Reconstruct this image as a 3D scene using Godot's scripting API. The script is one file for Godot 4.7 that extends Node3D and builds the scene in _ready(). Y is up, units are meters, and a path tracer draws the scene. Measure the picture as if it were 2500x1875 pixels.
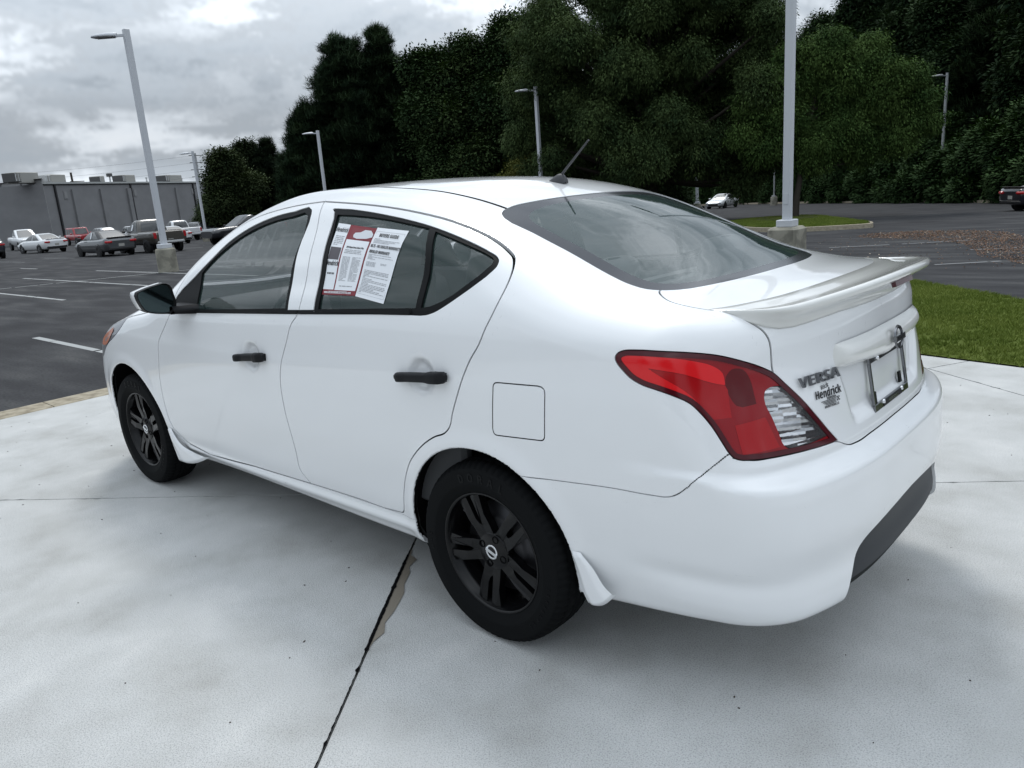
extends Node3D
# A white four-door car on a pale concrete pad beside a parking lot; trees, lamps and a warehouse behind.

const CAM := Vector3(-1.631, 1.444, -2.413)

# ---------------------------------------------------------------- mesh builder
class MB:
	var v := PackedVector3Array()
	var n := PackedVector3Array()
	var uv := PackedVector2Array()
	var col := PackedColorArray()
	var idx := PackedInt32Array()
	func vert(p: Vector3, nn: Vector3, t := Vector2.ZERO) -> int:
		v.append(p)
		n.append(nn)
		uv.append(t)
		return v.size() - 1
	func face(a: int, b: int, c: int) -> void:
		var pa := v[a]
		var g := (v[b] - pa).cross(v[c] - pa)
		idx.append(a)
		if g.dot(n[a] + n[b] + n[c]) > 0.0:
			idx.append(c)
			idx.append(b)
		else:
			idx.append(b)
			idx.append(c)
	func tri(a: Vector3, b: Vector3, c: Vector3, nn := Vector3.ZERO) -> void:
		var g := (b - a).cross(c - a)
		if g.length_squared() < 1e-16:
			return
		g = g.normalized()
		if nn != Vector3.ZERO and g.dot(nn) < 0.0:
			g = -g
		var i := vert(a, g, Vector2(0, 0))
		vert(b, g, Vector2(1, 0))
		vert(c, g, Vector2(1, 1))
		face(i, i + 1, i + 2)
	func quad(a: Vector3, b: Vector3, c: Vector3, d: Vector3, out := Vector3.ZERO) -> void:
		# out: a direction the face looks to
		var g := (c - a).cross(d - b)
		if g.length_squared() < 1e-18:
			return
		g = g.normalized()
		if out != Vector3.ZERO and g.dot(out) < 0.0:
			g = -g
		var i := vert(a, g, Vector2(0, 1))
		vert(b, g, Vector2(1, 1))
		vert(c, g, Vector2(1, 0))
		vert(d, g, Vector2(0, 0))
		face(i, i + 1, i + 2)
		face(i, i + 2, i + 3)
	func box(c: Vector3, s: Vector3, b := Basis.IDENTITY, bev := 0.0) -> void:
		if bev <= 0.0:
			for ax in 3:
				for sg in [-1.0, 1.0]:
					var d := Vector3.ZERO
					d[ax] = sg
					var u := Vector3.ZERO
					u[(ax + 1) % 3] = s[(ax + 1) % 3] * 0.5
					var w := Vector3.ZERO
					w[(ax + 2) % 3] = s[(ax + 2) % 3] * 0.5
					var o: Vector3 = d * s[ax] * 0.5
					quad(c + b * (o - u - w), c + b * (o + u - w), c + b * (o + u + w), c + b * (o - u + w), b * d)
			return
		# bevelled: cross-section octagon prism along y with bevelled ends
		var hx := s.x * 0.5
		var hy := s.y * 0.5
		var hz := s.z * 0.5
		var rings := []
		for lv in [[-hy, bev], [-hy + bev, 0.0], [hy - bev, 0.0], [hy, bev]]:
			var e: float = lv[1]
			var x1 := hx - e
			var z1 := hz - e
			var k := bev
			var pts: Array = []
			for q in [Vector2(x1 - k, -z1), Vector2(x1, -z1 + k), Vector2(x1, z1 - k), Vector2(x1 - k, z1), Vector2(-x1 + k, z1), Vector2(-x1, z1 - k), Vector2(-x1, -z1 + k), Vector2(-x1 + k, -z1)]:
				pts.append(c + b * Vector3(q.x, lv[0], q.y))
			rings.append(pts)
		for r in 3:
			for i in 8:
				var j := (i + 1) % 8
				var mid: Vector3 = (rings[r][i] + rings[r][j] + rings[r + 1][i] + rings[r + 1][j]) * 0.25
				quad(rings[r][i], rings[r][j], rings[r + 1][j], rings[r + 1][i], mid - c)
		for e in [0, 3]:
			for i in range(1, 7):
				tri(rings[e][0], rings[e][i], rings[e][i + 1], b * Vector3(0, -1 if e == 0 else 1, 0))
	func strip(A: PackedVector3Array, B: PackedVector3Array, closed := false, inside := Vector3.INF) -> void:
		var m := A.size()
		for i in (m if closed else m - 1):
			var j := (i + 1) % m
			var o := Vector3.ZERO
			if inside != Vector3.INF:
				o = (A[i] + B[j]) * 0.5 - inside
			quad(A[i], A[j], B[j], B[i], o)
	func cap(P: PackedVector3Array, out: Vector3) -> void:
		# flat polygon with any outline, triangulated in its own plane
		var nn := out.normalized()
		var e1 := nn.cross(Vector3.UP if absf(nn.y) < 0.9 else Vector3.RIGHT).normalized()
		var e2 := nn.cross(e1)
		var q := PackedVector2Array()
		for p in P:
			q.append(Vector2(p.dot(e1), p.dot(e2)))
		var t := Geometry2D.triangulate_polygon(q)
		var base := v.size()
		for p in P:
			vert(p, nn, Vector2.ZERO)
		for i in range(0, t.size(), 3):
			face(base + t[i], base + t[i + 1], base + t[i + 2])
	func tube(path: PackedVector3Array, radii: PackedFloat32Array, sides := 8, capped := true) -> void:
		var m := path.size()
		var base := v.size()
		var up := Vector3.UP
		for i in m:
			var d := (path[mini(i + 1, m - 1)] - path[maxi(i - 1, 0)]).normalized()
			if absf(d.dot(up)) > 0.95:
				up = Vector3.RIGHT if absf(d.x) < 0.9 else Vector3.BACK
			var e1 := d.cross(up).normalized()
			var e2 := d.cross(e1).normalized()
			up = -e2 if absf(d.dot(e2)) < 0.5 else up
			up = e1.cross(d).normalized()
			for s in sides:
				var a := TAU * s / sides
				var o := e1 * cos(a) + e2 * sin(a)
				vert(path[i] + o * radii[i], o, Vector2(float(s) / sides, i))
		for i in m - 1:
			for s in sides:
				var s2 := (s + 1) % sides
				var a := base + i * sides + s
				var b := base + i * sides + s2
				face(a, b, b + sides)
				face(a, b + sides, a + sides)
		if capped:
			for e in [0, m - 1]:
				var d: Vector3 = (path[1] - path[0]).normalized() * -1.0 if e == 0 else (path[m - 1] - path[m - 2]).normalized()
				var c0 := vert(path[e], d)
				for s in sides:
					vert(v[base + e * sides + s], d)
				for s in sides:
					face(c0, c0 + 1 + s, c0 + 1 + (s + 1) % sides)
	func grid(rows: Array, closed_u := false, closed_v := false, flip_to := Vector3.INF) -> void:
		# smooth patch from rows of points; normals by differences
		var R := rows.size()
		var C: int = rows[0].size()
		var base := v.size()
		var cen := Vector3.ZERO
		for r in rows:
			for p in r:
				cen += p
		cen /= float(R * C)
		if flip_to != Vector3.INF:
			cen = flip_to
		for i in R:
			for j in C:
				var i0 := (i - 1 + R) % R if closed_v else maxi(i - 1, 0)
				var i1 := (i + 1) % R if closed_v else mini(i + 1, R - 1)
				var j0 := (j - 1 + C) % C if closed_u else maxi(j - 1, 0)
				var j1 := (j + 1) % C if closed_u else mini(j + 1, C - 1)
				var du: Vector3 = rows[i][j1] - rows[i][j0]
				var dv: Vector3 = rows[i1][j] - rows[i0][j]
				var g := du.cross(dv)
				if g.length_squared() < 1e-20:
					g = rows[i][j] - cen
				g = g.normalized()
				vert(rows[i][j], g, Vector2(float(j) / maxf(1, C - 1), float(i) / maxf(1, R - 1)))
		# one overall sign
		var s := 0.0
		for k in range(base, v.size()):
			s += n[k].dot(v[k] - cen)
		if s < 0.0:
			for k in range(base, v.size()):
				n[k] = -n[k]
		for i in (R if closed_v else R - 1):
			for j in (C if closed_u else C - 1):
				var a := base + i * C + j
				var b := base + i * C + (j + 1) % C
				var c := base + ((i + 1) % R) * C + (j + 1) % C
				var d := base + ((i + 1) % R) * C + j
				face(a, b, c)
				face(a, c, d)
	func lathe(prof: Array, steps: int, axis_basis: Basis, origin: Vector3, a0 := 0.0, a1 := TAU) -> void:
		# prof: Vector2(radius, along axis z)
		var rows := []
		var full := absf(a1 - a0 - TAU) < 1e-4
		for i in (steps if full else steps + 1):
			var a := a0 + (a1 - a0) * i / steps
			var row := PackedVector3Array()
			for q in prof:
				row.append(origin + axis_basis * Vector3(cos(a) * q.x, sin(a) * q.x, q.y))
			rows.append(row)
		var R := rows.size()
		var C := prof.size()
		var base := v.size()
		# normals from the profile
		for i in R:
			var a := a0 + (a1 - a0) * i / steps
			for j in C:
				var d: Vector2 = prof[mini(j + 1, C - 1)] - prof[maxi(j - 1, 0)]
				var nn := Vector2(d.y, -d.x).normalized()
				vert(rows[i][j], (axis_basis * Vector3(cos(a) * nn.x, sin(a) * nn.x, nn.y)).normalized(), Vector2(float(i) / steps, float(j) / maxf(1, C - 1)))
		for i in (R if full else R - 1):
			for j in C - 1:
				var a := base + i * C + j
				var d := base + ((i + 1) % R) * C + j
				face(a, a + 1, d + 1)
				face(a, d + 1, d)
	func prism(poly: PackedVector2Array, fr: Callable, lo: float, hi: float) -> void:
		# outline in 2D, extruded: fr(Vector2, height) gives the point
		var t := Geometry2D.triangulate_polygon(poly)
		var m := poly.size()
		var cen := Vector3.ZERO
		var T := PackedVector3Array()
		var B := PackedVector3Array()
		for q in poly:
			T.append(fr.call(q, hi))
			B.append(fr.call(q, lo))
		for i in m:
			cen += (T[i] + B[i]) * 0.5
		cen /= float(m)
		var up := Vector3.ZERO
		for i in m:
			up += T[i] - B[i]
		for i in range(0, t.size(), 3):
			tri(T[t[i]], T[t[i + 1]], T[t[i + 2]], up)
			tri(B[t[i]], B[t[i + 1]], B[t[i + 2]], -up)
		var ccw := not Geometry2D.is_polygon_clockwise(poly)
		for i in m:
			var j := (i + 1) % m
			var e := T[j] - T[i]
			var o := e.cross(up)
			# outward side from the winding of the outline in the frame's own axes
			var mid2 := (poly[i] + poly[j]) * 0.5
			var nrm := (poly[j] - poly[i]).orthogonal().normalized() * 0.0005
			var outside2 := mid2 + nrm
			if Geometry2D.is_point_in_polygon(outside2, poly):
				outside2 = mid2 - nrm
			o = fr.call(outside2, hi) - fr.call(mid2, hi)
			quad(T[i], T[j], B[j], B[i], o)
	func add(o: MB, x := Transform3D.IDENTITY) -> void:
		var base := v.size()
		for p in o.v:
			v.append(x * p)
		for q in o.n:
			n.append((x.basis * q).normalized())
		uv.append_array(o.uv)
		var fl := x.basis.determinant() < 0.0
		for i in range(0, o.idx.size(), 3):
			idx.append(base + o.idx[i])
			idx.append(base + o.idx[i + (2 if fl else 1)])
			idx.append(base + o.idx[i + (1 if fl else 2)])
	func mesh() -> ArrayMesh:
		var a := []
		a.resize(Mesh.ARRAY_MAX)
		a[Mesh.ARRAY_VERTEX] = v
		a[Mesh.ARRAY_NORMAL] = n
		a[Mesh.ARRAY_TEX_UV] = uv
		if col.size() == v.size() and v.size() > 0:
			a[Mesh.ARRAY_COLOR] = col
		a[Mesh.ARRAY_INDEX] = idx
		var m := ArrayMesh.new()
		if v.size() > 2 and idx.size() > 2:
			m.add_surface_from_arrays(Mesh.PRIMITIVE_TRIANGLES, a)
		return m


func part(called: String, mb: MB, m: Material, parent: Node, label := "") -> MeshInstance3D:
	var o := MeshInstance3D.new()
	o.name = called
	o.mesh = mb.mesh()
	o.material_override = m
	if label != "":
		o.set_meta("label", label)
	parent.add_child(o, true)
	return o


func part_mesh(called: String, mesh: Mesh, m: Material, parent: Node, x := Transform3D.IDENTITY) -> MeshInstance3D:
	var o := MeshInstance3D.new()
	o.name = called
	o.mesh = mesh
	o.material_override = m
	o.transform = x
	parent.add_child(o, true)
	return o


func thing(called: String, label: String, category: String, at := Vector3.ZERO, turn := 0.0, group := "") -> Node3D:
	var o := Node3D.new()
	o.name = called
	o.position = at
	o.rotation.y = turn
	o.set_meta("label", label)
	o.set_meta("category", category)
	if group != "":
		o.set_meta("group", group)
	add_child(o, true)
	return o


func tag(o: Node, label: String, category: String, group := "", kind := "") -> void:
	o.set_meta("label", label)
	if category != "":
		o.set_meta("category", category)
	if group != "":
		o.set_meta("group", group)
	if kind != "":
		o.set_meta("kind", kind)


func structure(called: String, mb: MB, m: Material, label: String) -> MeshInstance3D:
	var o := part(called, mb, m, self)
	o.set_meta("kind", "structure")
	o.set_meta("label", label)
	return o


func mat(c: Color, rough := 0.6, metal := 0.0, spec := 0.5) -> StandardMaterial3D:
	# c holds linear values
	var m := StandardMaterial3D.new()
	m.albedo_color = c.linear_to_srgb()
	m.roughness = rough
	m.metallic = metal
	m.metallic_specular = spec
	return m


func lin(r: float, g: float, b: float) -> Color:
	return Color(r, g, b)


func glass(c: Color, alpha: float, rough := 0.02) -> StandardMaterial3D:
	var m := mat(c, rough)
	m.albedo_color.a = alpha
	m.transparency = BaseMaterial3D.TRANSPARENCY_ALPHA
	return m


func noise_tex(sz: int, freq: float, octaves: int, ramp: Array, sd := 1, kind := FastNoiseLite.TYPE_SIMPLEX_SMOOTH) -> NoiseTexture2D:
	var fn := FastNoiseLite.new()
	fn.seed = sd
	fn.noise_type = kind
	fn.frequency = freq
	fn.fractal_octaves = octaves
	fn.fractal_gain = 0.55
	var t := NoiseTexture2D.new()
	t.width = sz
	t.height = sz
	t.seamless = true
	t.noise = fn
	if ramp.size() > 0:
		var g := Gradient.new()
		var offs := PackedFloat32Array()
		var cols := PackedColorArray()
		for r in ramp:
			offs.append(r[0])
			cols.append((r[1] as Color).linear_to_srgb())
		g.offsets = offs
		g.colors = cols
		t.color_ramp = g
	return t

# ---------------------------------------------------------------- the car's body as one smooth solid
const GX0 := -1.2
const GXD := 0.005
const GXN := 961
const GY0 := 0.05
const GYD := 0.0025
const GYN := 641
var lP := PackedFloat32Array()
var lT := PackedFloat32Array()
var lC := PackedFloat32Array()
var lB := PackedFloat32Array()
var lSl := PackedFloat32Array()
var lRise := PackedFloat32Array()
var lMask := PackedFloat32Array()
var lS := PackedFloat32Array()
var lR := PackedFloat32Array()
var lKr := PackedFloat32Array()
var lF := PackedFloat32Array()
var lKf := PackedFloat32Array()
var lYr := PackedFloat32Array()


func spline(xs: Array, ys: Array, x0: float, dx: float, cnt: int) -> PackedFloat32Array:
	var m := []
	var k := xs.size()
	for i in k:
		if i == 0:
			m.append((ys[1] - ys[0]) / (xs[1] - xs[0]))
		elif i == k - 1:
			m.append((ys[i] - ys[i - 1]) / (xs[i] - xs[i - 1]))
		else:
			var h0: float = xs[i] - xs[i - 1]
			var h1: float = xs[i + 1] - xs[i]
			m.append(((ys[i] - ys[i - 1]) / h0 * h1 + (ys[i + 1] - ys[i]) / h1 * h0) / (h0 + h1))
	var out := PackedFloat32Array()
	out.resize(cnt)
	var seg := 0
	for q in cnt:
		var x := clampf(x0 + dx * q, xs[0], xs[k - 1])
		while seg < k - 2 and x > xs[seg + 1]:
			seg += 1
		var h: float = xs[seg + 1] - xs[seg]
		var t: float = (x - xs[seg]) / h
		var t2 := t * t
		var t3 := t2 * t
		out[q] = (2 * t3 - 3 * t2 + 1) * ys[seg] + (t3 - 2 * t2 + t) * h * m[seg] + (-2 * t3 + 3 * t2) * ys[seg + 1] + (t3 - t2) * h * m[seg + 1]
	return out


func sst(a: float, b: float, x: float) -> float:
	var t := clampf((x - a) / (b - a), 0.0, 1.0)
	return t * t * (3.0 - 2.0 * t)


func prepare_body() -> void:
	lP = spline([-1.15, -.95, -.7, -.4, 0, .5, 1.5, 2.2, 2.6, 2.9, 3.2, 3.5], [.608, .705, .765, .815, .845, .852, .857, .851, .846, .834, .795, .70], GX0, GXD, GXN)
	lT = spline([-1.0, -.75, -.56, -.4, -.15, .1, .4, .7, 1.0, 1.3, 1.7, 2.0, 2.2, 2.5, 2.8, 3.1, 3.3, 3.5], [1.093, 1.12, 1.14, 1.19, 1.307, 1.40, 1.467, 1.491, 1.497, 1.474, 1.345, 1.166, 1.057, 1.012, .945, .876, .792, .661], GX0, GXD, GXN)
	lC = spline([-1.0, -.6, -.2, .3, 1.0, 2.0, 2.5, 3.4], [.086, .089, .198, .157, .058, .037, .088, .13], GX0, GXD, GXN)
	lB = spline([-1.1, -.9, -.4, .3, 2.0, 2.3, 3.0, 3.5], [.259, .262, .235, .229, .232, .212, .205, .22], GX0, GXD, GXN)
	lSl.resize(GXN)
	lRise.resize(GXN)
	lMask.resize(GXN)
	for i in GXN:
		var sl := (lT[mini(i + 4, GXN - 1)] - lT[maxi(i - 4, 0)]) / (GXD * 8)
		lSl[i] = 1.0 / sqrt(1.0 + sl * sl)
		var x := GX0 + GXD * i
		lRise[i] = 0.075 * sst(2.0, 0.1, x)
		lMask[i] = sst(-0.45, -0.72, x)
	lS = spline([.12, .2, .28, .36, .45, .58, .70, .80, .835, .865, .92, .96, 1.03, 1.1, 1.2, 1.3, 1.4, 1.52], [-.127, -.072, -.048, -.030, -.02, -.007, -.002, 0.0, -.001, -.005, -.011, -.016, -.034, -.063, -.103, -.165, -.229, -.324], GY0, GYD, GYN)
	lR = spline([.1, .25, .29, .35, .40, .5, .6, .640, .662, .673, .681, .690, .72, .85, .95, 1.05, 1.12], [-.918, -1.0, -1.019, -1.020, -1.014, -1.024, -1.021, -1.019, -1.014, -1.004, -.986, -.969, -.960, -.942, -.925, -.918, -.905], GY0, GYD, GYN)
	lKr = spline([.1, .4, .65, .9, 1.1], [.227, .195, .18, .27, .299], GY0, GYD, GYN)
	lF = spline([.1, .2, .35, .5, .65, .75, .85, 1.0], [3.306, 3.383, 3.455, 3.457, 3.42, 3.374, 3.275, 3.0], GY0, GYD, GYN)
	lKf = spline([.2, .5, .9], [.251, .328, .378], GY0, GYD, GYN)
	lYr.resize(GYN)
	for i in GYN:
		lYr[i] = sst(0.75, 1.0, GY0 + GYD * i)


func body_f(p: Vector3) -> float:
	var x := p.x
	var y := p.y
	var w := absf(p.z)
	var fx := clampf((x - GX0) / GXD, 0.0, 958.9)
	var ix := int(fx)
	var tx := fx - ix
	var fy := clampf((y - GY0) / GYD, 0.0, 638.9)
	var iy := int(fy)
	var ty := fy - iy
	# side
	var yr := lerpf(lYr[iy], lYr[iy + 1], ty)
	var s: float
	if yr > 0.0:
		var fs := clampf((y - lRise[ix] * yr - GY0) / GYD, 0.0, 638.9)
		var si := int(fs)
		s = lerpf(lS[si], lS[si + 1], fs - si)
	else:
		s = lerpf(lS[iy], lS[iy + 1], ty)
	var W := lerpf(lP[ix], lP[ix + 1], tx) + s
	if y < 0.95 and w > 0.45:
		if y < 0.75:
			# lips of the wheel openings
			var d := sqrt((x - 0.01) * (x - 0.01) + (y - 0.325) * (y - 0.325)) - 0.342
			if d > 0.0 and d < 0.12:
				W += 0.008 * exp(-pow((d - 0.012) / 0.035, 2.0))
			elif x > 2.1:
				d = sqrt((x - 2.61) * (x - 2.61) + (y - 0.327) * (y - 0.327)) - 0.352
				if d > 0.0 and d < 0.12:
					W += 0.008 * exp(-pow((d - 0.012) / 0.035, 2.0))
			if x > 0.3 and x < 2.15 and y < 0.36:
				W += 0.012 * exp(-pow((y - 0.295) / 0.02, 2.0)) * sst(0.3, 0.42, x) * sst(2.15, 2.05, x)
			var rm := lMask[ix]
			if rm > 0.0:
				W += rm * (0.012 * sst(0.715, 0.685, y) - 0.009 * exp(-pow((y - 0.40) / 0.03, 2.0)) + 0.004 * exp(-pow((y - 0.32) / 0.03, 2.0)))
		elif x > 0.1 and x < 1.4:
			# hollows behind the door handles
			var hx := x - 1.255
			if x < 0.6:
				hx = x - 0.215
			var hy := y - (0.850 if x > 0.6 else 0.882)
			var q := sqrt(hx * hx * 0.9 + hy * hy)
			W -= 0.017 * sst(0.066, 0.03, q)
	var a := w - W
	var b := (y - lerpf(lT[ix], lT[ix + 1], tx) + lerpf(lC[ix], lC[ix + 1], tx) * w * w) * lSl[ix]
	var h := maxf(0.10 - absf(a - b), 0.0) / 0.10
	var v := maxf(a, b) + h * h * 0.025
	if x < -0.25:
		var w3 := w * w * w / 0.512
		var R := lerpf(lR[iy], lR[iy + 1], ty) + lerpf(lKr[iy], lKr[iy + 1], ty) * w3
		if y > 0.72 and y < 0.98 and w < 0.40:
			var ze := 0.338 - (0.91 - y) * 0.30
			R += 0.019 * sst(-0.018, 0.030, ze - w) * sst(0.735, 0.785, y) * sst(0.965, 0.93, y)
		var c := R - x
		h = maxf(0.10 - absf(v - c), 0.0) / 0.10
		v = maxf(v, c) + h * h * 0.025
	elif x > 2.4:
		var w3 := w * w * w / 0.512
		var d := x - lerpf(lF[iy], lF[iy + 1], ty) + lerpf(lKf[iy], lKf[iy + 1], ty) * w3
		h = maxf(0.10 - absf(v - d), 0.0) / 0.10
		v = maxf(v, d) + h * h * 0.025
	if y < 0.4:
		var e := lerpf(lB[ix], lB[ix + 1], tx) - y
		h = maxf(0.04 - absf(v - e), 0.0) / 0.04
		v = maxf(v, e) + h * h * 0.01
	return v


func body_grad(p: Vector3, e := 0.003) -> Vector3:
	return Vector3(body_f(p + Vector3(e, 0, 0)) - body_f(p - Vector3(e, 0, 0)), body_f(p + Vector3(0, e, 0)) - body_f(p - Vector3(0, e, 0)), body_f(p + Vector3(0, 0, e)) - body_f(p - Vector3(0, 0, e))) / (2.0 * e)


func settle(p: Vector3, times := 2) -> Vector3:
	for i in times:
		var f0 := body_f(p)
		if absf(f0) < 0.00015:
			break
		var g := body_grad(p)
		var l := g.length_squared()
		if l < 1e-6:
			break
		p -= g * (f0 / l)
	return p


func ray_side(x: float, y: float) -> Vector3:
	# the left flank at (x, y)
	var a := -0.95
	var b := -0.2
	for i in 24:
		var m := (a + b) * 0.5
		if body_f(Vector3(x, y, m)) > 0.0:
			a = m
		else:
			b = m
	return Vector3(x, y, b)


func ray_rear(y: float, z: float) -> Vector3:
	var a := -1.2
	var b := -0.5
	for i in 24:
		var m := (a + b) * 0.5
		if body_f(Vector3(m, y, z)) > 0.0:
			a = m
		else:
			b = m
	return Vector3(b, y, z)


func ray_top(x: float, z: float) -> Vector3:
	var a := 1.6
	var b := 0.8
	for i in 24:
		var m := (a + b) * 0.5
		if body_f(Vector3(x, m, z)) > 0.0:
			a = m
		else:
			b = m
	return Vector3(x, b, z)


var VP := PackedVector3Array()
var VN := PackedVector3Array()


func mesh_body() -> PackedInt32Array:
	# surface nets of the left half
	var h := 0.016
	var nx := 288
	var ny := 88
	var nz := 59
	var o := Vector3(-1.08, 0.17, -0.912)
	var vals := PackedFloat32Array()
	vals.resize(nx * ny * nz)
	var sx := ny * nz
	var B := 4
	for bi in range(0, nx, B):
		for bj in range(0, ny, B):
			for bk in range(0, nz, B):
				var c := o + Vector3(bi + 1.5, bj + 1.5, bk + 1.5) * h
				var fc := body_f(c)
				var far := absf(fc) > 0.13
				for i in range(bi, mini(bi + B, nx)):
					for j in range(bj, mini(bj + B, ny)):
						var row := i * sx + j * nz
						for k in range(bk, mini(bk + B, nz)):
							vals[row + k] = fc if far else body_f(o + Vector3(i, j, k) * h)
	var cell := PackedInt32Array()
	cell.resize(nx * ny * nz)
	cell.fill(-1)
	var offs := PackedInt32Array([0, sx, nz, sx + nz, 1, sx + 1, nz + 1, sx + nz + 1])
	var cor := [Vector3(0, 0, 0), Vector3(1, 0, 0), Vector3(0, 1, 0), Vector3(1, 1, 0), Vector3(0, 0, 1), Vector3(1, 0, 1), Vector3(0, 1, 1), Vector3(1, 1, 1)]
	var ed := [[0, 1], [2, 3], [4, 5], [6, 7], [0, 2], [1, 3], [4, 6], [5, 7], [0, 4], [1, 5], [2, 6], [3, 7]]
	for i in nx - 1:
		for j in ny - 1:
			var row := i * sx + j * nz
			for k in nz - 1:
				var q := row + k
				var neg := 0
				for c in 8:
					if vals[q + offs[c]] < 0.0:
						neg += 1
				if neg == 0 or neg == 8:
					continue
				var acc := Vector3.ZERO
				var cnt := 0
				for e in ed:
					var va := vals[q + offs[e[0]]]
					var vb := vals[q + offs[e[1]]]
					if (va < 0.0) != (vb < 0.0):
						acc += (cor[e[0]] as Vector3).lerp(cor[e[1]], va / (va - vb))
						cnt += 1
				cell[q] = VP.size()
				VP.append(settle(o + (Vector3(i, j, k) + acc / cnt) * h, 2))
	var T := PackedInt32Array()
	for i in range(1, nx - 1):
		for j in range(1, ny - 1):
			var row := i * sx + j * nz
			for k in range(1, nz - 1):
				var q := row + k
				var inn := vals[q] < 0.0
				if inn != (vals[q + sx] < 0.0):
					_net(T, cell[q], cell[q - nz], cell[q - nz - 1], cell[q - 1])
				if inn != (vals[q + nz] < 0.0):
					_net(T, cell[q], cell[q - sx], cell[q - sx - 1], cell[q - 1])
				if inn != (vals[q + 1] < 0.0):
					_net(T, cell[q], cell[q - sx], cell[q - sx - nz], cell[q - nz])
	return T


func refine(soup: PackedInt32Array, where: Callable) -> PackedInt32Array:
	# splits the triangles of a finely shaped area in four
	var out := PackedInt32Array()
	for i in range(0, soup.size(), 3):
		var a := soup[i]
		var b := soup[i + 1]
		var c := soup[i + 2]
		if not where.call(VP[a]):
			out.append_array(PackedInt32Array([a, b, c]))
			continue
		var q := VP.size()
		VP.append(settle((VP[a] + VP[b]) * 0.5, 1))
		VP.append(settle((VP[b] + VP[c]) * 0.5, 1))
		VP.append(settle((VP[c] + VP[a]) * 0.5, 1))
		out.append_array(PackedInt32Array([a, q, q + 2, q, b, q + 1, q + 2, q + 1, c, q, q + 1, q + 2]))
	return out


func _net(T: PackedInt32Array, a: int, b: int, c: int, d: int) -> void:
	if a < 0 or b < 0 or c < 0 or d < 0:
		return
	if VP[a].distance_squared_to(VP[c]) < VP[b].distance_squared_to(VP[d]):
		T.append_array(PackedInt32Array([a, b, c, a, c, d]))
	else:
		T.append_array(PackedInt32Array([a, b, d, b, c, d]))


func nrm(i: int) -> Vector3:
	if VN.size() < VP.size():
		VN.resize(VP.size())
	if VN[i] == Vector3.ZERO:
		VN[i] = body_grad(VP[i]).normalized()
	return VN[i]


var cut_in := PackedInt32Array()
var cut_out := PackedInt32Array()
var rim_in := PackedInt32Array()
var rim_out := PackedInt32Array()


func carve(soup: PackedInt32Array, g: Callable, gap := 0.0) -> void:
	# splits the triangles along g = 0; results in cut_in, cut_out, and the cut edges in rim_in, rim_out
	cut_in = PackedInt32Array()
	cut_out = PackedInt32Array()
	rim_in = PackedInt32Array()
	rim_out = PackedInt32Array()
	var gv := PackedFloat32Array()
	gv.resize(VP.size())
	gv.fill(1e9)
	for i in range(0, soup.size(), 3):
		var a := soup[i]
		var b := soup[i + 1]
		var c := soup[i + 2]
		if gv[a] > 1e8:
			gv[a] = g.call(VP[a])
		if gv[b] > 1e8:
			gv[b] = g.call(VP[b])
		if gv[c] > 1e8:
			gv[c] = g.call(VP[c])
		var lo := minf(gv[a], minf(gv[b], gv[c]))
		var hi := maxf(gv[a], maxf(gv[b], gv[c]))
		if lo > 0.022:
			cut_out.append(a)
			cut_out.append(b)
			cut_out.append(c)
		elif hi < -0.022:
			cut_in.append(a)
			cut_in.append(b)
			cut_in.append(c)
		else:
			_split(a, b, c, gv[a], gv[b], gv[c], g, gap, 0)


func _split(a: int, b: int, c: int, ga: float, gb: float, gc: float, g: Callable, gap: float, depth: int) -> void:
	var lo := minf(ga, minf(gb, gc))
	var hi := maxf(ga, maxf(gb, gc))
	var reach := 0.019 / pow(2.0, depth)
	if lo > reach + gap:
		cut_out.append_array(PackedInt32Array([a, b, c]))
		return
	if hi < -reach - gap:
		cut_in.append_array(PackedInt32Array([a, b, c]))
		return
	if depth < 2:
		var ab := VP.size()
		VP.append(settle((VP[a] + VP[b]) * 0.5, 1))
		VP.append(settle((VP[b] + VP[c]) * 0.5, 1))
		VP.append(settle((VP[c] + VP[a]) * 0.5, 1))
		var gab: float = g.call(VP[ab])
		var gbc: float = g.call(VP[ab + 1])
		var gca: float = g.call(VP[ab + 2])
		_split(a, ab, ab + 2, ga, gab, gca, g, gap, depth + 1)
		_split(ab, b, ab + 1, gab, gb, gbc, g, gap, depth + 1)
		_split(ab + 2, ab + 1, c, gca, gbc, gc, g, gap, depth + 1)
		_split(ab, ab + 1, ab + 2, gab, gbc, gca, g, gap, depth + 1)
		return
	_clip([a, b, c], [ga + gap, gb + gap, gc + gap], cut_in, rim_in)
	_clip([a, b, c], [gap - ga, gap - gb, gap - gc], cut_out, rim_out)


func _clip(t: Array, gg: Array, into: PackedInt32Array, rim: PackedInt32Array) -> void:
	# keeps gg <= 0
	if gg[0] <= 0 and gg[1] <= 0 and gg[2] <= 0:
		into.append_array(PackedInt32Array([t[0], t[1], t[2]]))
		return
	if gg[0] > 0 and gg[1] > 0 and gg[2] > 0:
		return
	var poly := PackedInt32Array()
	var cutv := PackedInt32Array()
	for i in 3:
		var j := (i + 1) % 3
		if gg[i] <= 0:
			poly.append(t[i])
		if (gg[i] <= 0) != (gg[j] <= 0):
			var w: float = gg[i] / (gg[i] - gg[j])
			var q := VP.size()
			VP.append(VP[t[i]].lerp(VP[t[j]], w))
			poly.append(q)
			cutv.append(q)
	for i in range(1, poly.size() - 1):
		into.append_array(PackedInt32Array([poly[0], poly[i], poly[i + 1]]))
	if cutv.size() == 2:
		rim.append(cutv[0])
		rim.append(cutv[1])


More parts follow.
